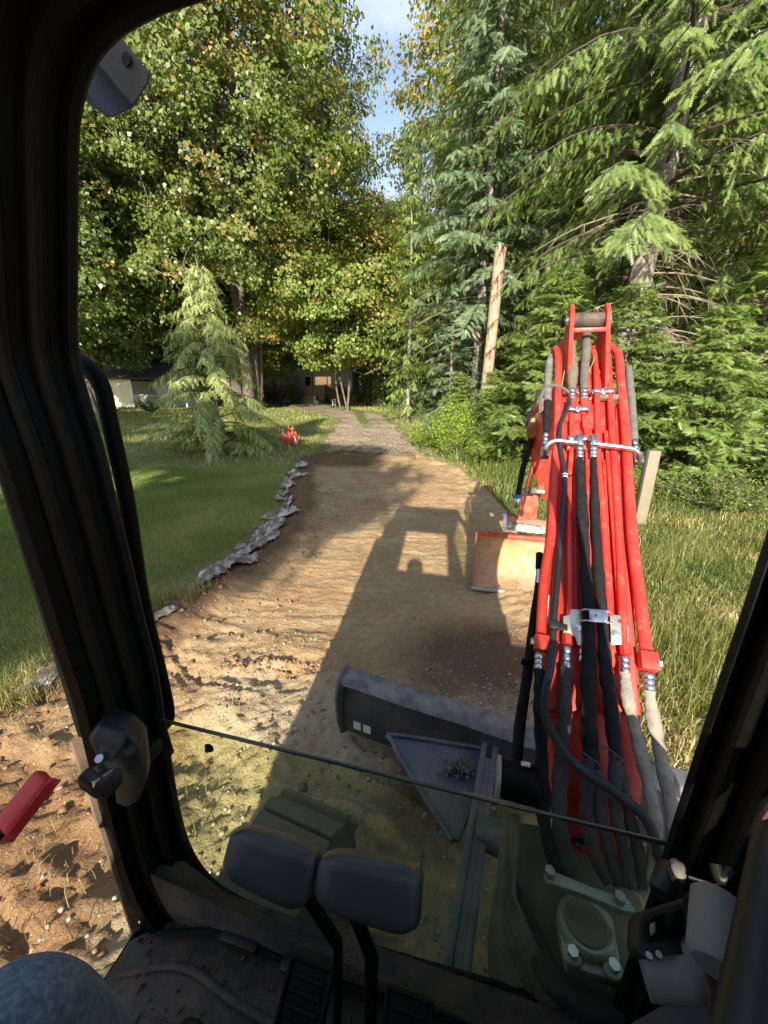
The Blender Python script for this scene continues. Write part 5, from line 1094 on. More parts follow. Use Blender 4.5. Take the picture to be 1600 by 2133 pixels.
# arm of the blade with its gusset
def ZP(px, py, z): return G(px, py, z)
wb = ZP(1012, 1552, .40)
plate('blade_gusset', [ZP(816, 1532, .36), ZP(1008, 1562, .36), ZP(992, 1660, .36), ZP(956, 1752, .36), ZP(938, 1745, .36), ZP(840, 1590, .36)], MZ * -.02, STEELB, ex, .006)
tube('gusset_lip', [ZP(1008, 1560, .365), ZP(820, 1531, .365), ZP(818, 1545, .365), ZP(843, 1594, .365), ZP(942, 1752, .365)], .012, STEELB, ex, n=10, k=4)
a, b = ZP(1010, 1548, .41), ZP(925, 2060, .47); d = (b - a).normalized(); sd_ = d.cross(MZ).normalized(); up_ = sd_.cross(d)
box('blade_arm', (a + b) / 2 - up_ * .05, (d, sd_, up_), ((b - a).length / 2, .012, .06), STEELB, ex, .004); box('blade_arm', (a + b) / 2 - up_ * .05 + sd_ * -.05, (d, sd_, up_), ((b - a).length / 2, .012, .055), STEELB, ex, .004)
box('arm_top_plate', (a + b) / 2 + up_ * -.004 + sd_ * -.025 + d * .03, (d, sd_, up_), ((b - a).length / 2 - .05, .030, .005), STEELB, ex, .002)
cyl('blade_cylinder', ZP(1000, 1730, .42), ZP(1130, 1790, .46), .055, STEELB, ex, bev=.01)
q = ZP(955, 1602, .372); r3 = np.random.default_rng(4); mv_ = MB()
for k in range(150):
    s_ = .003 + .006 * r3.random(); o3 = q + Vector((r3.normal() * .035, r3.normal() * .022, r3.random() * .014)); v, f = box_geo(o3, (Vector(r3.normal(0, 1, 3)).normalized(), Vector((0, 1, .3)), Vector((.2, -.3, 1))), (s_, s_ * .8, s_ * .6)); mv_.add(v, f)
mm = mv_.build('mud_clump', CLODB if 'CLODB' in globals() else CASTB, ex); mm['kind'] = 'stuff'
# ---- swing post and its casting, seen through the pane
def Z7(px, py, z=.74): return G(px, py, z)
plate('swing_casting', [Z7(1048, 1700, .80), Z7(1030, 1850, .72), Z7(1060, 2133, .60), Z7(1200, 2180, .60), Z7(1330, 2080, .66), Z7(1350, 1900, .74), Z7(1290, 1740, .80)], -MZ * .28, CASTB, ex, .02)
plate('swing_cheek', [Z7(1020, 1905, .60), Z7(1066, 1840, .66), Z7(1100, 2000, .60), Z7(1085, 2133, .50), Z7(1050, 2110, .52)], -MZ * .05, STEELB, ex, .008)
plate('pin_plate', [Z7(1163, 1935, .765), Z7(1180, 1880, .765), Z7(1225, 1868, .765), Z7(1275, 1905, .765), Z7(1290, 1985, .765), Z7(1298, 2048, .765), Z7(1180, 2012, .765)], -MZ * .03, CASTG, ex, .006)
c = Z7(1221, 1925, .785); pin = cyl('swing_pin', c - MZ * .05, c + MZ * .004, .062, CASTG, ex, n=36, bev=.008); cyl('pin_cap', c + MZ * .003, c + MZ * .009, .047, CASTB, pin, n=36, bev=.003)
for px, py in ((1192, 1990), (1277, 2018)):
    c = Z7(px, py, .772); bo = cyl('bolt', c - MZ * .01, c + MZ * .004, .021, CASTG, ex, bev=.003); cyl('bolt_head', c + MZ * .003, c + MZ * .018, .012, ZINC, bo, n=6)
plate('hose_clamp_bar', [Z7(1133, 1818, .86), Z7(1150, 1812, .86), Z7(1230, 1845, .86), Z7(1310, 1872, .86), Z7(1326, 1900, .86), Z7(1300, 1897, .86), Z7(1215, 1862, .86), Z7(1140, 1838, .86)], MZ * -.02, CASTG, ex, .004)
for px, py in ((1144, 1822), (1290, 1876)): c = Z7(px, py, .862); cyl('clamp_bolt', c, c + MZ * .018, .012, CASTG, ex, n=6)
plate('swing_guard', [Z7(1050, 1690, .86), Z7(1085, 1690, .86), Z7(1075, 1860, .80), Z7(1180, 2100, .66), Z7(1120, 2133, .60), Z7(1040, 1900, .74)], MZ * -.03, CASTB, ex, .01)
tube('lower_hose', [Z7(1060, 1850, .72), Z7(1110, 1960, .70), Z7(1170, 2060, .68), Z7(1290, 2110, .68), Z7(1350, 2060, .7)], .03, SLEEVED, ex, n=12, k=6)

# ---- boom
BAZ = R(16.0); BLv = Vector((math.cos(BAZ), -math.sin(BAZ), 0)); P1 = P(1240, 1370, 1.20); P2 = P(1225, 830, 1.78)
BAd = (P2 - P1); BAd = (BAd - BLv * BAd.dot(BLv)).normalized(); BN = BLv.cross(BAd).normalized()
if BN.dot(E - P1) < 0: BN = -BN
def BP(px, py, lift=0.0): return onplane(px, py, P1 + BN * lift, BN)
def depth_of(p): return (p - E).dot(Vector((0, CP, -SP)))
def HP(px, py, lift=0.02):
    if py <= 1440: return BP(px, py, lift)
    return P(px, py, depth_of(BP(px, 1440, lift)) - (py - 1440) * .00036)
w_ = [(1130, 1480), (1143, 1300), (1151, 1100), (1160, 930), (1170, 830), (1180, 770), (1262, 770), (1280, 830), (1296, 930), (1308, 1100), (1322, 1300), (1333, 1488)]
plate('boom', [BP(a, b, -.012) for a, b in w_], -BN * .20, RED, ex, .008)
plate('boom_foot', [HP(1135, 1470, -.03), HP(1333, 1478, -.03), HP(1345, 1560, -.04), HP(1335, 1700, -.05), HP(1300, 1790, -.05), HP(1190, 1790, -.05), HP(1170, 1700, -.05), HP(1150, 1560, -.04)], MV * .16 - MZ * .10, RED, ex, .01)
plate('boom_cheek', [BP(1336, 1490, -.004), BP(1318, 1488, -.004), BP(1278, 960, -.004), BP(1284, 840, -.004), BP(1292, 840, -.004), BP(1300, 960, -.004)], -BN * .03, RED, ex, .003)
plate('boom_cheek', [BP(1128, 1480, -.004), BP(1140, 1480, -.004), BP(1168, 960, -.004), BP(1176, 840, -.004), BP(1168, 840, -.004), BP(1156, 960, -.004)], -BN * .03, RED, ex, .003)
for a, b, c_, d_ in [((1243, 960), (1262, 1262), (1252, 1262), (1236, 960)), ((1262, 958), (1279, 1300), (1274, 1300), (1256, 958)), ((1200, 960), (1206, 1300), (1198, 1300), (1194, 960)), ((1222, 880), (1232, 1300), (1216, 1300), (1212, 880))]:
    plate('boom_rib', [BP(*a, .0), BP(*b, .0), BP(*c_, .0), BP(*d_, .0)], -BN * .02, RED, ex, .002)
plate('boom_step', [BP(1176, 875, .004), BP(1210, 875, .004), BP(1222, 890, .004), BP(1240, 893, .004), BP(1240, 842, .004), BP(1178, 842, .004)], -BN * .03, RED, ex, .003)
# bend and the hidden fore part of the boom
hB = Vector((math.sin(BAZ), math.cos(BAZ), 0)); O0 = BP(1222, 775, -.012)
prof = [(-.02, .0), (.10, .05), (.26, .04), (.95, -.22), (1.52, -.42), (1.60, -.52), (1.52, -.62), (1.10, -.52), (.40, -.26), (.10, -.22)]
plate('boom_fore', [O0 - BLv * .085 + hB * a + MZ * b for a, b in prof], BLv * .15, RED, ex, .01)
for s, px in ((-1, 1183), (1, 1259)):
    o_ = BP(px, 772, 0); ear = [(-.16, -.15), (-.03, .06), (.05, .18), (.09, .27), (.14, .31), (.20, .30), (.24, .20), (.26, -.02), (.10, -.12)]
    plate('cylinder_ear', [o_ - BLv * .010 + hB * a + MZ * b for a, b in ear], BLv * .020, RED, ex, .004)
oc = BP(1221, 772, 0)
cyl('cylinder_pin', oc + hB * .13 + MZ * .235 - BLv * .118, oc + hB * .13 + MZ * .235 + BLv * .10, .020, ZINC, ex, bev=.004); cyl('pin_washer', oc + hB * .13 + MZ * .235 - BLv * .122, oc + hB * .13 + MZ * .235 - BLv * .108, .030, BLACKM, ex, bev=.003)
cyl('cylinder_end', oc + hB * .13 + MZ * .235 - BLv * .068, oc + hB * .13 + MZ * .235 + BLv * .068, .036, mat('greasy_brown_casting', (.05, .04, .033), .7, noise=((.12, .085, .06), 18, .45, .65), bump=(40, .5, .004)), ex, n=24, bev=.006)
box('ear_crossbar', oc + hB * .06 + MZ * .185, (BLv, hB, MZ), (.075, .008, .010), RED, ex, .003)
cyl('arm_cylinder', oc + hB * .17 + MZ * .23, oc + hB * 1.2 + MZ * .15, .045, RED, ex, n=20)
def rt(name, pts, r, m=RED, lift=.012, **k): return tube(name, [BP(a, b, l_) if isinstance(l_, float) else BP(a, b, lift) for a, b, l_ in [(p + (lift,))[:3] for p in pts]], r, m, ex, **k)
rt('steel_tube', [(1153, 748, -.06), (1157, 727, -.02), (1163, 745), (1163, 790), (1162, 850), (1160, 930), (1154, 1010), (1152, 1075), (1146, 1130), (1134, 1205), (1127, 1320)], .0165, k=4, n=14, lift=.014)
rt('steel_tube', [(1255, 712, -.05), (1276, 726, -.02), (1289, 742), (1293, 790), (1299, 850), (1306, 940), (1311, 1030), (1318, 1130), (1330, 1225), (1346, 1355)], .0180, k=4, n=14, lift=.014)
rt('steel_tube', [(1190, 861), (1191, 930), (1186, 1000), (1185, 1125), (1186, 1200), (1186, 1320)], .0095, k=4)
rt('steel_tube', [(1216, 861), (1218, 885), (1222, 905), (1224, 960), (1228, 1100), (1230, 1300)], .0095, k=4)
rt('steel_tube', [(1228, 722, -.03), (1236, 731), (1241, 760), (1244, 839), (1246, 948), (1254, 1050), (1262, 1150), (1270, 1285)], .0125, k=4)
rt('steel_tube', [(1234, 720, -.03), (1262, 733), (1268, 760), (1272, 839), (1278, 940), (1285, 1050), (1291, 1150), (1300, 1340)], .0135, k=4)
rt('steel_tube', [(1262, 900), (1270, 1000), (1280, 1125), (1292, 1280)], .0085, k=4, lift=.004)
for px, py, h_ in ((1128, 1340, .0215), (1350, 1378, .0235)):
    c = BP(px, py, .016); bk = box('tube_block', c, (BLv, BAd, BN), (h_, h_ * 1.08, h_ * .9), RED, ex, .002)
    sg = -1 if px < 1200 else 1; cyl('block_plug', c + BLv * sg * h_, c + BLv * sg * (h_ + .010), .012, ZINC, bk, n=6)
for px, py in ((1182, 1332), (1303, 1352), (1213, 1345)):
    c = BP(px, py, .014); cyl('tube_nut', c + BAd * .016, c - BAd * .016, .0155 if px != 1213 else .009, RED, ex, n=6)
def fitting(a, b, r, n=3):
    a, b = Vector(a), Vector(b); d = b - a; f = None
    for i in range(n):
        q0, q1 = a + d * (i / n), a + d * ((i + .92) / n); o = cyl('hose_fitting' if f is None else 'fitting_ring', q0, q1, r * (1.0, .86, .94)[i % 3], ZINC, ex if f is None else f, n=6 if i == 0 else 20, bev=.0015)
        if f is None: f = o
    return f
fitting(BP(1124, 1364, .016), BP(1123, 1396, .016), .0150); fitting(BP(1181, 1348, .014), BP(1180, 1394, .014), .0155); fitting(BP(1301, 1369, .014), BP(1302, 1404, .014), .0155); fitting(BP(1351, 1404, .016), BP(1353, 1440, .016), .0165); fitting(BP(1212, 1352, .012), BP(1210, 1380, .012), .009, 2)
def hose(pts, r, m, lift=.018, name='hydraulic_hose', wob=.15, flat=.72, k=6, n=12):
    return tube(name, [HP(p[0], p[1], p[2] if len(p) > 2 else lift) for p in pts], r, m, ex, n=n, k=k, flat=flat, wob=wob, up=BN)
# two sleeved hoses down the middle
hose([(1207, 952), (1209, 975), (1211, 1020), (1214, 1080), (1218, 1150), (1223, 1230), (1226, 1290), (1228, 1360), (1226, 1430), (1226, 1500), (1230, 1560), (1236, 1600)], [.011, .018, .019, .019, .018, .018, .0165, .0195, .021, .021, .021, .020], SLEEVE, .034)
hose([(1237, 955), (1238, 985), (1240, 1050), (1243, 1125), (1250, 1225), (1254, 1285), (1259, 1356), (1266, 1425), (1273, 1468), (1276, 1510), (1284, 1580)], [.010, .0125, .015, .016, .017, .0165, .018, .019, .020, .020, .020], SLEEVE, .034)
hose([(1228, 1580), (1224, 1640), (1222, 1700), (1235, 1770), (1268, 1840)], .0165, SLEEVED, .036); hose([(1240, 1590), (1248, 1640), (1252, 1700), (1268, 1770), (1290, 1845)], .0155, SLEEVED, .034)
hose([(1280, 1570), (1282, 1630), (1284, 1700), (1302, 1780), (1312, 1850)], .0165, SLEEVED, .036); hose([(1290, 1590), (1300, 1640), (1312, 1700), (1330, 1780), (1335, 1850)], .0155, SLEEVED, .03)
hose([(1302, 1402), (1304, 1425), (1308, 1455), (1316, 1492), (1331, 1552), (1345, 1610), (1359, 1675), (1366, 1740), (1355, 1810), (1330, 1860)], [.014, .0165, .0175, .0155, .0175, .0175, .0175, .0175, .017, .017], SLEEVEG, .024)
hose([(1353, 1438), (1356, 1468), (1361, 1500), (1370, 1545), (1384, 1610), (1398, 1680), (1404, 1740), (1395, 1800), (1370, 1850)], [.015, .0165, .019, .0165, .0175, .0175, .0175, .017, .017], SLEEVEG, .026)
hose([(1123, 1394), (1124, 1440), (1126, 1500), (1128, 1570), (1130, 1640), (1133, 1710), (1150, 1780), (1176, 1830)], [.0145, .017, .018, .018, .0185, .018, .018, .018], SLEEVE, .020)
hose([(1180, 1392), (1178, 1430), (1176, 1495), (1171, 1545), (1168, 1610), (1164, 1680), (1172, 1760), (1200, 1835)], [.0165, .0165, .0185, .0185, .020, .0205, .020, .019], SLEEVED, .022)
hose([(1124, 1168), (1122, 1215), (1112, 1290), (1102, 1380), (1092, 1450), (1082, 1520), (1076, 1600)], [.0115, .0125, .0145, .016, .0165, .017, .017], SLEEVE, -.10, wob=.05)
cp = [HP(1124, 1152, -.10), HP(1123, 1186, -.10)]; cyl('hose_end_cap', cp[0], cp[1], .0135, BLACKM, ex, bev=.003); cyl('hose_end_sleeve', HP(1123, 1188, -.10), HP(1122, 1216, -.10), .011, ZINC, ex); box('hose_band', HP(1099, 1380, -.085), (BLv, BAd, BN), (.020, .008, .018), BLACKM, ex, .004)
# electrical conduit with its loops
cpts = [(1186, 830, .03), (1183, 850, .03), (1168, 880, .035), (1165, 905, .04), (1168, 940, .035), (1177, 992), (1171, 1075), (1164, 1175), (1155, 1275), (1152, 1325), (1147, 1387), (1136, 1437), (1134, 1471, .05), (1141, 1506, .062), (1160, 1541, .07), (1187, 1580, .075), (1227, 1614, .078), (1268, 1640, .078), (1310, 1672, .075), (1342, 1702, .06), (1366, 1750, .05), (1378, 1800, .03)]
cps = smoothpath([HP(p[0], p[1], p[2] if len(p) > 2 else .034) for p in cpts], 3); up_i = 28
tube('conduit', cps[:up_i + 1], .0100, HOSE, ex, n=10)
low = smoothpath(cps[up_i:], 6); tube('corrugated_conduit', low, [.0118 + (.0014 if i % 2 else -.0006) for i in range(len(low))], CONDUIT, ex, n=10)
l2 = smoothpath([BP(a, b, c) for a, b, c in [(1126, 862, -.02), (1126, 835, .0), (1134, 812, .02), (1150, 803, .03), (1170, 808, .03), (1186, 818, .03)]], 8); tube('corrugated_conduit', l2, [.0080 + (.0014 if i % 2 else 0) for i in range(len(l2))], mat('dusty_conduit', (.09, .085, .075), .8), ex, n=10)
c = BP(1177, 992, .034)
for q in (-.006, .006): cyl('tape_ring', c + BAd * (q - .002), c + BAd * (q + .002), .0105, WHITEP, ex, n=12)
for ang in (-.4, .3, .9, 1.7): tube('tie_tail', [c, c + BLv * .02 + BN * .01, c + BLv * .032 + BAd * .018 * math.sin(ang * 3)], .0016, SEAL, ex, n=5)
box('conduit_clip', BP(1154, 1302, .038), (BLv, BAd, BN), (.0145, .014, .012), BLACKP, ex, .003); box('clip_arm', BP(1172, 1306, .030), (BLv, BAd, BN), (.014, .010, .003), BLACKP, ex, .001)
# zinc brackets and the hose clamp
plate('hose_bracket', [BP(1173, 1284, .018), BP(1186, 1282, .018), BP(1188, 1270, .018), BP(1212, 1270, .018), BP(1214, 1345, .018), BP(1203, 1345, .018), BP(1198, 1328, .018), BP(1188, 1322, .018), BP(1173, 1320, .018)], BN * .004, ZINCY, ex, .001)
plate('hose_bracket', [BP(1270, 1280, .018), BP(1300, 1284, .018), BP(1302, 1300, .018), BP(1309, 1304, .018), BP(1309, 1342, .018), BP(1273, 1344, .018)], BN * .004, ZINCY, ex, .001)
for px, py in ((1204, 1308), (1282, 1320)):
    c = BP(px, py, .022); w = cyl('bolt', c, c + BN * .003, .011, ZINC, ex); cyl('bolt_head', c + BN * .003, c + BN * .010, .0075, ZINC, w, n=6)
c = BP(1292, 1294, .0225); cyl('bracket_hole', c, c + BN * .001, .006, mat('shaded_red_in_hole', (.2, .012, .01), .8), ex)  # disc in darkened boom red: shade behind the hole put into the colour
plate('hose_clamp', [BP(1230, 1269, .058), BP(1262, 1271, .058), BP(1265, 1276, .058), BP(1266, 1292, .058), BP(1263, 1297, .058), BP(1232, 1294, .058), BP(1228, 1290, .058), BP(1227, 1274, .058)], BN * .004, ZINC, ex, .0012)
for y0_ in (1270, 1293):
    tube('clamp_strap', [BP(1213, y0_, .022), BP(1214, y0_, .048), BP(1224, y0_, .057), BP(1246, y0_ + 2, .057), BP(1266, y0_ + 3, .055), BP(1272, y0_ + 4, .044), BP(1272, y0_ + 5, .022)], .0035, ZINC, ex, n=8, k=4)
c = BP(1245, 1281, .062); w = cyl('clamp_bolt', c, c + BN * .003, .009, ZINC, ex); cyl('bolt_head', c + BN * .003, c + BN * .010, .0065, ZINC, w, n=6)
for pts in ([(1214, 1566), (1232, 1580), (1252, 1592)], [(1245, 1556), (1268, 1560), (1302, 1586)]): tube('cable_tie', [HP(a, b, .060) for a, b in pts], .0035, BLACKP, ex, n=6, k=4, flat=.5)
box('cable_tie_head', HP(1250, 1556, .062), (BLv, BAd, BN), (.006, .004, .004), BLACKP, ex, .001)
# upper end: short sleeved hoses, couplings, chrome cross tubes, saddles
def uh(pts, r, m): return tube('hydraulic_hose', [BP(a, b, c) for a, b, c in pts], r, m, ex, n=14, k=6, wob=.05)
uh([(1196, 712, .02), (1192, 722, .028), (1192, 745, .03), (1193, 772, .03), (1192, 795, .026), (1192, 812, .022)], [.016, .017, .021, .026, .022, .016], SLEEVEO)
uh([(1222, 697, .03), (1222, 712, .034), (1221, 738, .034), (1219, 760, .034), (1217, 790, .028), (1217, 812, .022)], [.021, .022, .021, .020, .019, .017], mat('dusty_grey_wrap', (.085, .08, .065), .95, noise=((.14, .13, .10), 24, .4, .7), bump=(70, .6, .004)))
fitting(BP(1192, 812, .020), BP(1192, 834, .016), .0165); fitting(BP(1217, 812, .020), BP(1217, 834, .016), .0165)
for px in (1193, 1217): cyl('tube_cone', BP(px, 834, .014), BP(px, 848, .013), .018, RED, ex, r2=.011)
def saddle(px0, px1, py, r, name='tube_saddle'):
    a, b = BP(px0, py, .028), BP(px1, py, .028); mid = (a + b) / 2; hw = (b - a).length / 2
    s_ = tube(name, [a - BN * .022, a - BN * .002, a.lerp(b, .12) + BN * .008, a.lerp(b, .3) + BN * .006, mid + BN * -.003, a.lerp(b, .7) + BN * .006, a.lerp(b, .88) + BN * .008, b - BN * .002, b - BN * .022], .013, ZINC, ex, n=10, k=4, flat=.35, up=BN)
    cyl('saddle_bolt', mid + BN * .0, mid + BN * .016, .0075, ZINC, s_, n=6)
saddle(1182, 1226, 852, 1); saddle(1235, 1280, 815, 1); saddle(1182, 1226, 914, 1); box('saddle_pad', BP(1272, 828, .010), (BLv, BAd, BN), (.045, .012, .010), CASTB, ex, .002); box('saddle_pad', BP(1200, 932, .010), (BLv, BAd, BN), (.035, .012, .008), ZINCY, ex, .002)
def ct(pts): return tube('chrome_cross_tube', [BP(a, b, c) for a, b, c in pts], .0108, ZINC, ex, n=14, k=6)
ct([(1134, 948, .0), (1135, 936, .03), (1143, 924, .045), (1160, 918, .050), (1180, 920, .050), (1203, 922, .050)]); ct([(1236, 924, .050), (1260, 927, .050), (1300, 932, .050), (1320, 936, .045), (1331, 946, .030), (1332, 960, .0)])
for px in (1208, 1237):
    c = BP(px, 918, .052); cyl('tube_tee', c + BAd * .028, c - BAd * .030, .0155, ZINC, ex, n=6, bev=.003); fitting(BP(px, 932, .048), BP(px, 955, .040), .0145)
uh([(1147, 742, -.03), (1144, 760, .0), (1141, 800, .008), (1141, 838, .010)], [.013, .017, .018, .018], mat('scuffed_hose_wrap', (.12, .115, .10), .8, noise=((.22, .21, .19), 30, .45, .65), bump=(50, .5, .004)))
uh([(1141, 838, .010), (1139, 862, .010), (1140, 884, .008), (1138, 902, .004)], [.018, .017, .0165, .014], SLEEVE); fitting(BP(1138, 903, .002), BP(1136, 928, -.004), .0135); box('elbow_block', BP(1135, 944, -.008), (BLv, BAd, BN), (.017, .024, .014), ZINC, ex, .004)
uh([(1309, 766, -.03), (1311, 790, -.01), (1315, 830, .0), (1319, 880, .0), (1321, 918, -.002)], [.0155, .0165, .0165, .0165, .0155], mat('dusty_hose', (.10, .092, .078), .9, noise=((.15, .14, .12), 30, .4, .7), bump=(50, .5, .003))); fitting(BP(1321, 919, -.002), BP(1326, 946, -.004), .0135); box('elbow_block', BP(1329, 957, -.008), (BLv, BAd, BN), (.018, .022, .014), ZINC, ex, .004)  # black hose paled by its coat of dust
g3 = np.random.default_rng(8); mb = MB()
for k in range(46):
    c = BP(1206 + g3.normal() * 3.0 if k < 26 else 1228 + g3.normal() * 3, 805 + g3.random() * 40, .004); a = g3.random() * 6.28; d1 = BLv * math.cos(a) + BAd * math.sin(a); d2 = BLv * -math.sin(a) + BAd * math.cos(a)
    mb.add([c, c + d1 * .009 + BN * .005, c + d2 * .006], [(0, 1, 2)])
o = mb.build('fallen_needles', mat('brown_litter', (.34, .20, .11), .9), ex); o['kind'] = 'stuff'
for a, b in (((1176, 772), (1169, 812)), ((1240, 742), (1226, 778))): tube('straw', [BP(*a, .03), BP(*b, .02)], .0012, mat('straw_stalk', (.5, .4, .25), .9), ex, n=4)
# boom foot boss
c = HP(1080, 1628, .0); bs = cyl('boom_pin_boss', c - BLv * .050, c + BLv * .055, .052, BLACKM, ex, n=32, bev=.006); cyl('pin_flange', c - BLv * .060, c - BLv * .050, .055, CASTG, bs, n=32, bev=.002); box('grease_nipple', HP(1095, 1592, .03), (BLv, BAd, BN), (.012, .006, .003), ZINC, bs, .001)
plate('warning_label', [BP(1137, 1300, .003), BP(1142, 1240, .003), BP(1146, 1240, .003), BP(1144, 1300, .003)], BN * .001, DECALM, ex)
# ---- arm, link, coupler, bucket
YA = 3.45
def AV(px, py, y): return AY(px, py, y)
axm = BLv
plate('dipper_arm', [AV(1098, 905, 3.3), AV(1112, 860, 3.3), AV(1150, 800, 3.3), AV(1190, 800, 3.3), AV(1190, 1040, 3.45), AV(1128, 1040, 3.45), AV(1108, 960, 3.38)], hB * .16, RED, ex, .01)
plate('arm_guard', [AV(1094, 886, 3.26), AV(1108, 872, 3.26), AV(1150, 826, 3.26), AV(1148, 905, 3.26), AV(1102, 912, 3.26)], hB * .03, mat('rust_orange_plate', (.50, .20, .07), .55, noise=((.55, .40, .16), 16, .45, .62), dirt=((.3, .07, .03), 12, .5, .7)), ex, .004)
tube('guard_edge', [AV(1093, 888, 3.25), AV(1100, 872, 3.25), AV(1112, 846, 3.25), AV(1122, 815, 3.25)], .014, RUSTY, ex, n=8, k=4)
tube('arm_hose', [AV(1106, 915, 3.24), AV(1100, 945, 3.24), AV(1090, 975, 3.26), AV(1083, 1010, 3.30), AV(1079, 1035, 3.30)], .024, SLEEVE, ex, n=10, k=6)
cyl('hose_coupling', AV(1078, 1034, 3.29), AV(1076, 1058, 3.29), .030, ZINC, ex, bev=.006); cyl('blue_tape', AV(1078.3, 1030, 3.288), AV(1077.6, 1037, 3.288), .032, BLUEP, ex)
plate('bucket_link', [AV(1096, 1015, 3.42), AV(1106, 970, 3.42), AV(1122, 957, 3.42), AV(1132, 972, 3.42), AV(1134, 1020, 3.42), AV(1122, 1022, 3.42), AV(1118, 990, 3.42), AV(1110, 990, 3.42), AV(1106, 1022, 3.42)], hB * .05, RED_OLD, ex, .005)
plate('bucket_link', [AV(1086, 1082, 3.50), AV(1096, 1030, 3.50), AV(1122, 1026, 3.50), AV(1118, 1085, 3.50)], hB * .08, RED_OLD, ex, .005); plate('bucket_link', [AV(1078, 1082, 3.48), AV(1090, 1022, 3.48), AV(1098, 1022, 3.48), AV(1092, 1084, 3.48)], hB * .1, RED_OLD, ex, .005)
for s in (1090, 1124): cyl('link_pin', AV(s, 1024, 3.42) - BLv * .04, AV(s, 1024, 3.42) + BLv * .04, .022, BARE, ex)
cyl('greasy_pin', AV(1106, 1022, 3.40) - BLv * .05, AV(1106, 1022, 3.40) + BLv * .05, .03, CASTB, ex)
co_ = [(1053, 1072), (1190, 1086), (1190, 1098), (1053, 1086)]
plate('coupler_top', [AV(1053, 1073, 3.55), AV(1190, 1092, 3.45), AV(1190, 1106, 3.40), AV(1054, 1088, 3.50)], MZ * -.03, mat('scuffed_pink_red', (.58, .17, .12), .6, noise=((.40, .10, .07), 20, .4, .7)), ex, .004)
plate('coupler_face', [AV(1055, 1088, 3.47), AV(1190, 1105, 3.38), AV(1130, 1112, 3.38), AV(1122, 1112, 3.39), AV(1055, 1104, 3.45)], hB * .10, SCRATCH, ex, .004)
plate('coupler_side', [AV(1048, 1069, 3.50), AV(1056, 1070, 3.50), AV(1056, 1105, 3.44), AV(1049, 1106, 3.44)], hB * .12, BARE, ex, .003)
b1 = G(985, 1216, .06); BUa = R(14.0); bl = Vector((math.cos(BUa), -math.sin(BUa), 0)); bf = Vector((math.sin(BUa), math.cos(BUa), 0)); BWd = 1.08
def bk_(w, s_, z_): return Vector((b1.x, b1.y, 0)) + bl * w + bf * s_ + MZ * z_
bsec = [(-.01, .055), (.09, .060), (.22, .075), (.33, .12), (.40, .20), (.415, .30), (.39, .40), (.33, .475), (.26, .50)]
V = [bk_(w, a, b) for w in (0.012, BWd - .012) for a, b in bsec] + [bk_(w, a, b) for w in (0.012, BWd - .012) for a, b in [(-.01, .045), (.09, .048), (.225, .058), (.345, .105), (.425, .195), (.44, .30), (.412, .41), (.35, .495), (.27, .52)]]
k = len(bsec); F = [(i, i + 1, k + i + 1, k + i) for i in range(k - 1)] + [(2 * k + i, 3 * k + i, 3 * k + i + 1, 2 * k + i + 1) for i in range(k - 1)]
F += [(0, k, 3 * k, 2 * k), (k - 1, 3 * k - 1, 4 * k - 1, 2 * k - 1)]
bu = MB().add(V, F).build('bucket_shell', BUCKIN, ex, angle=60)
so = [(-.045, .035), (.10, .035), (.24, .045), (.36, .09), (.445, .19), (.46, .30), (.43, .42), (.36, .51), (.25, .535), (.20, .50), (.10, .30)]
for w in (-.008, BWd - .012): plate('bucket_side', [bk_(w, a, b) for a, b in so], bl * .020, mat('bucket_side_red', (.32, .07, .045), .6, noise=((.22, .13, .09), 12, .42, .62), dirt=((.30, .20, .12), 20, .52, .7)) if w < 0 else RED_OLD, ex, .003)
box('bucket_lip', bk_(BWd / 2, -.015, .047), (bl, bf, MZ), (BWd / 2 + .01, .045, .008), BARE, ex, .003); box('wear_edge', bk_(BWd / 2, -.058, .040), (bl, bf, MZ), (BWd / 2 + .012, .016, .010), BARE, ex, .003)
box('bucket_spine', bk_(BWd / 2, .265, .515), (bl, bf, MZ), (BWd / 2, .035, .018), RED_OLD, ex, .004)
for w in (.085, .30, .52, .74): c = bk_(w + .14, .012, .060); cyl('lip_bolt', c, c + MZ * .014, .017, BUCKIN, ex, n=12, bev=.004)
for w in (.10, .19): box('bucket_lug', bk_(w, .25, .545), (bl, bf, MZ), (.012, .04, .03), RED_OLD, ex, .003)

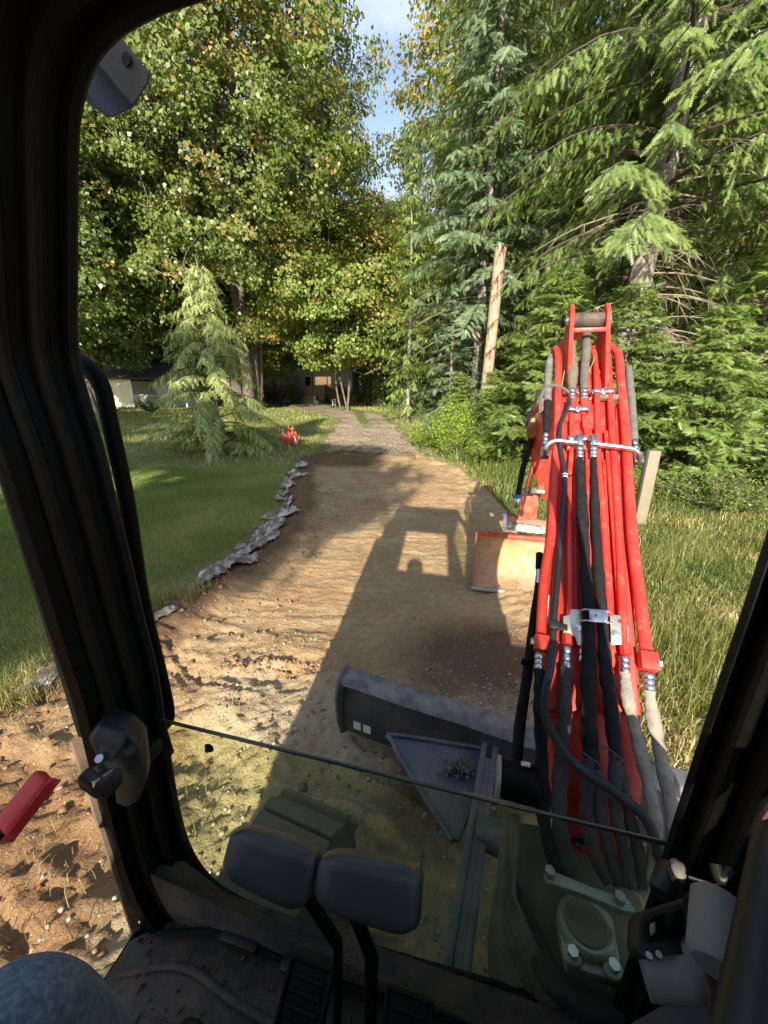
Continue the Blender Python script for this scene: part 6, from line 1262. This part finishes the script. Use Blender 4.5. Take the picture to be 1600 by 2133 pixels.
# ================================================================== THE DRIVER
pe = wthing('person', M(-.2, -.2, .64)); tag(pe, 'person in blue jeans and grey shirt sitting at the controls, one knee in view', 'person')
def skin(name, verts, edges, radii, m, sub=2, root=0, parent=pe):
    me = bpy.data.meshes.new(name); me.from_pydata([tuple(v) for v in verts], edges, []); o = link(name, me, m, parent)
    sk = o.modifiers.new('skin', 'SKIN'); sk.use_smooth_shade = True
    for i, r in enumerate(radii):
        d = me.skin_vertices[0].data[i]; rr = r if isinstance(r, tuple) else (r, r); d.radius = rr; d.use_root = (i == root)
    s = o.modifiers.new('sub', 'SUBSURF'); s.levels = sub; s.render_levels = sub; return o
kn = P(52, 2112, .485)
def MM(u, v, z): return M(u, v, z)
hipL, hipR = MM(-.30, -.22, 1.12), MM(-.10, -.22, 1.12); knR = MM(.02, .16, 1.20)
bodyv = [MM(-.20, -.24, 1.14), MM(-.20, -.26, 1.35), MM(-.20, -.27, 1.58), MM(-.20, -.24, 1.68), MM(-.20, -.22, 1.74), MM(-.20, -.18, 1.84), MM(-.20, -.18, 1.93),
         MM(-.38, -.26, 1.64), MM(-.45, -.20, 1.38), MM(-.47, .0, 1.26), MM(-.46, .06, 1.25), MM(-.02, -.26, 1.64), MM(.08, -.20, 1.38), MM(.16, .0, 1.27), MM(.18, .06, 1.27),
         hipL, kn.lerp(hipL, .5), kn, kn + MV * .02 - MZ * .22, kn + MV * .02 - MZ * .47, kn + MV * .16 - MZ * .52, hipR, knR.lerp(hipR, .5), knR, knR + MV * .02 - MZ * .22, knR + MV * .02 - MZ * .47, knR + MV * .16 - MZ * .52]
bode = [(0, 1), (1, 2), (2, 3), (3, 4), (4, 5), (5, 6), (2, 7), (7, 8), (8, 9), (9, 10), (2, 11), (11, 12), (12, 13), (13, 14), (0, 15), (15, 16), (16, 17), (17, 18), (18, 19), (19, 20), (0, 21), (21, 22), (22, 23), (23, 24), (24, 25), (25, 26)]
bodr = [(.15, .10), (.14, .095), (.15, .10), (.10, .09), .085, (.105, .12), (.10, .115), .055, .042, .030, .034, .055, .042, .030, .034, .085, .078, .062, .055, .042, .040, .085, .078, .062, .055, .042, .040]
skin('body', bodyv, bode, bodr, SKIN)
skin('jeans', [bodyv[i] for i in (0, 15, 16, 17, 18, 19, 21, 22, 23, 24, 25)] + [kn - MV * .035 + MZ * .005], [(0, 1), (1, 2), (2, 11), (11, 3), (3, 4), (4, 5), (0, 6), (6, 7), (7, 8), (8, 9), (9, 10)], [(.17, .12), .105, .097, .080, .070, .062, .105, .097, .08, .07, .062, .086], DENIM, 3)
skin('shirt', [bodyv[i] for i in (0, 1, 2, 3, 7, 8, 11, 12)], [(0, 1), (1, 2), (2, 3), (2, 4), (4, 5), (2, 6), (6, 7)], [(.165, .115), (.16, .11), (.17, .115), (.09, .075), .07, .058, .07, .058], SHIRT)
skin('hair', [MM(-.20, -.22, 1.88), MM(-.20, -.20, 1.96), MM(-.20, -.16, 1.98)], [(0, 1), (1, 2)], [.10, .10, .07], HAIRM)
for q in (kn, knR): skin('shoe', [q + MV * -.02 - MZ * .53, q + MV * .10 - MZ * .535, q + MV * .20 - MZ * .545], [(0, 1), (1, 2)], [(.045, .05), (.042, .045), (.038, .03)], BLACKP)
for s in (0, 1):
    hb = bodyv[10] if s == 0 else bodyv[14]
    for i in range(4): skin('finger', [hb, hb + MV * .045 + MU * (-.03 + i * .02), hb + MV * (.075 - abs(i - 1.5) * .006) + MU * (-.033 + i * .022) - MZ * .02], [(0, 1), (1, 2)], [.009, .0088, .007], SKIN, 1)
    sg = 1 if s == 0 else -1; skin('thumb', [hb, hb + MU * (.035 * sg) + MV * .01, hb + MU * (.045 * sg) + MV * .04 - MZ * .01], [(0, 1), (1, 2)], [.011, .010, .008], SKIN, 1)
hd = MM(-.20, -.082, 1.885); skin('nose', [hd + MZ * .02, hd + MV * .018 - MZ * .012], [(0, 1)], [.008, .011], SKIN, 1)
for s in (-1, 1):
    cyl('eye', hd + MU * .032 * s + MZ * .022 - MV * .012, hd + MU * .032 * s + MZ * .022 + MV * .001, .010, BLACKP, pe); cyl('ear', hd + MU * .078 * s - MV * .08 - MZ * .01, hd + MU * .088 * s - MV * .085 - MZ * .01, .026, SKIN, pe, bev=.003)
cyl('mouth', hd - MU * .02 - MZ * .045, hd + MU * .02 - MZ * .045, .004, REDGRIP, pe, n=8)
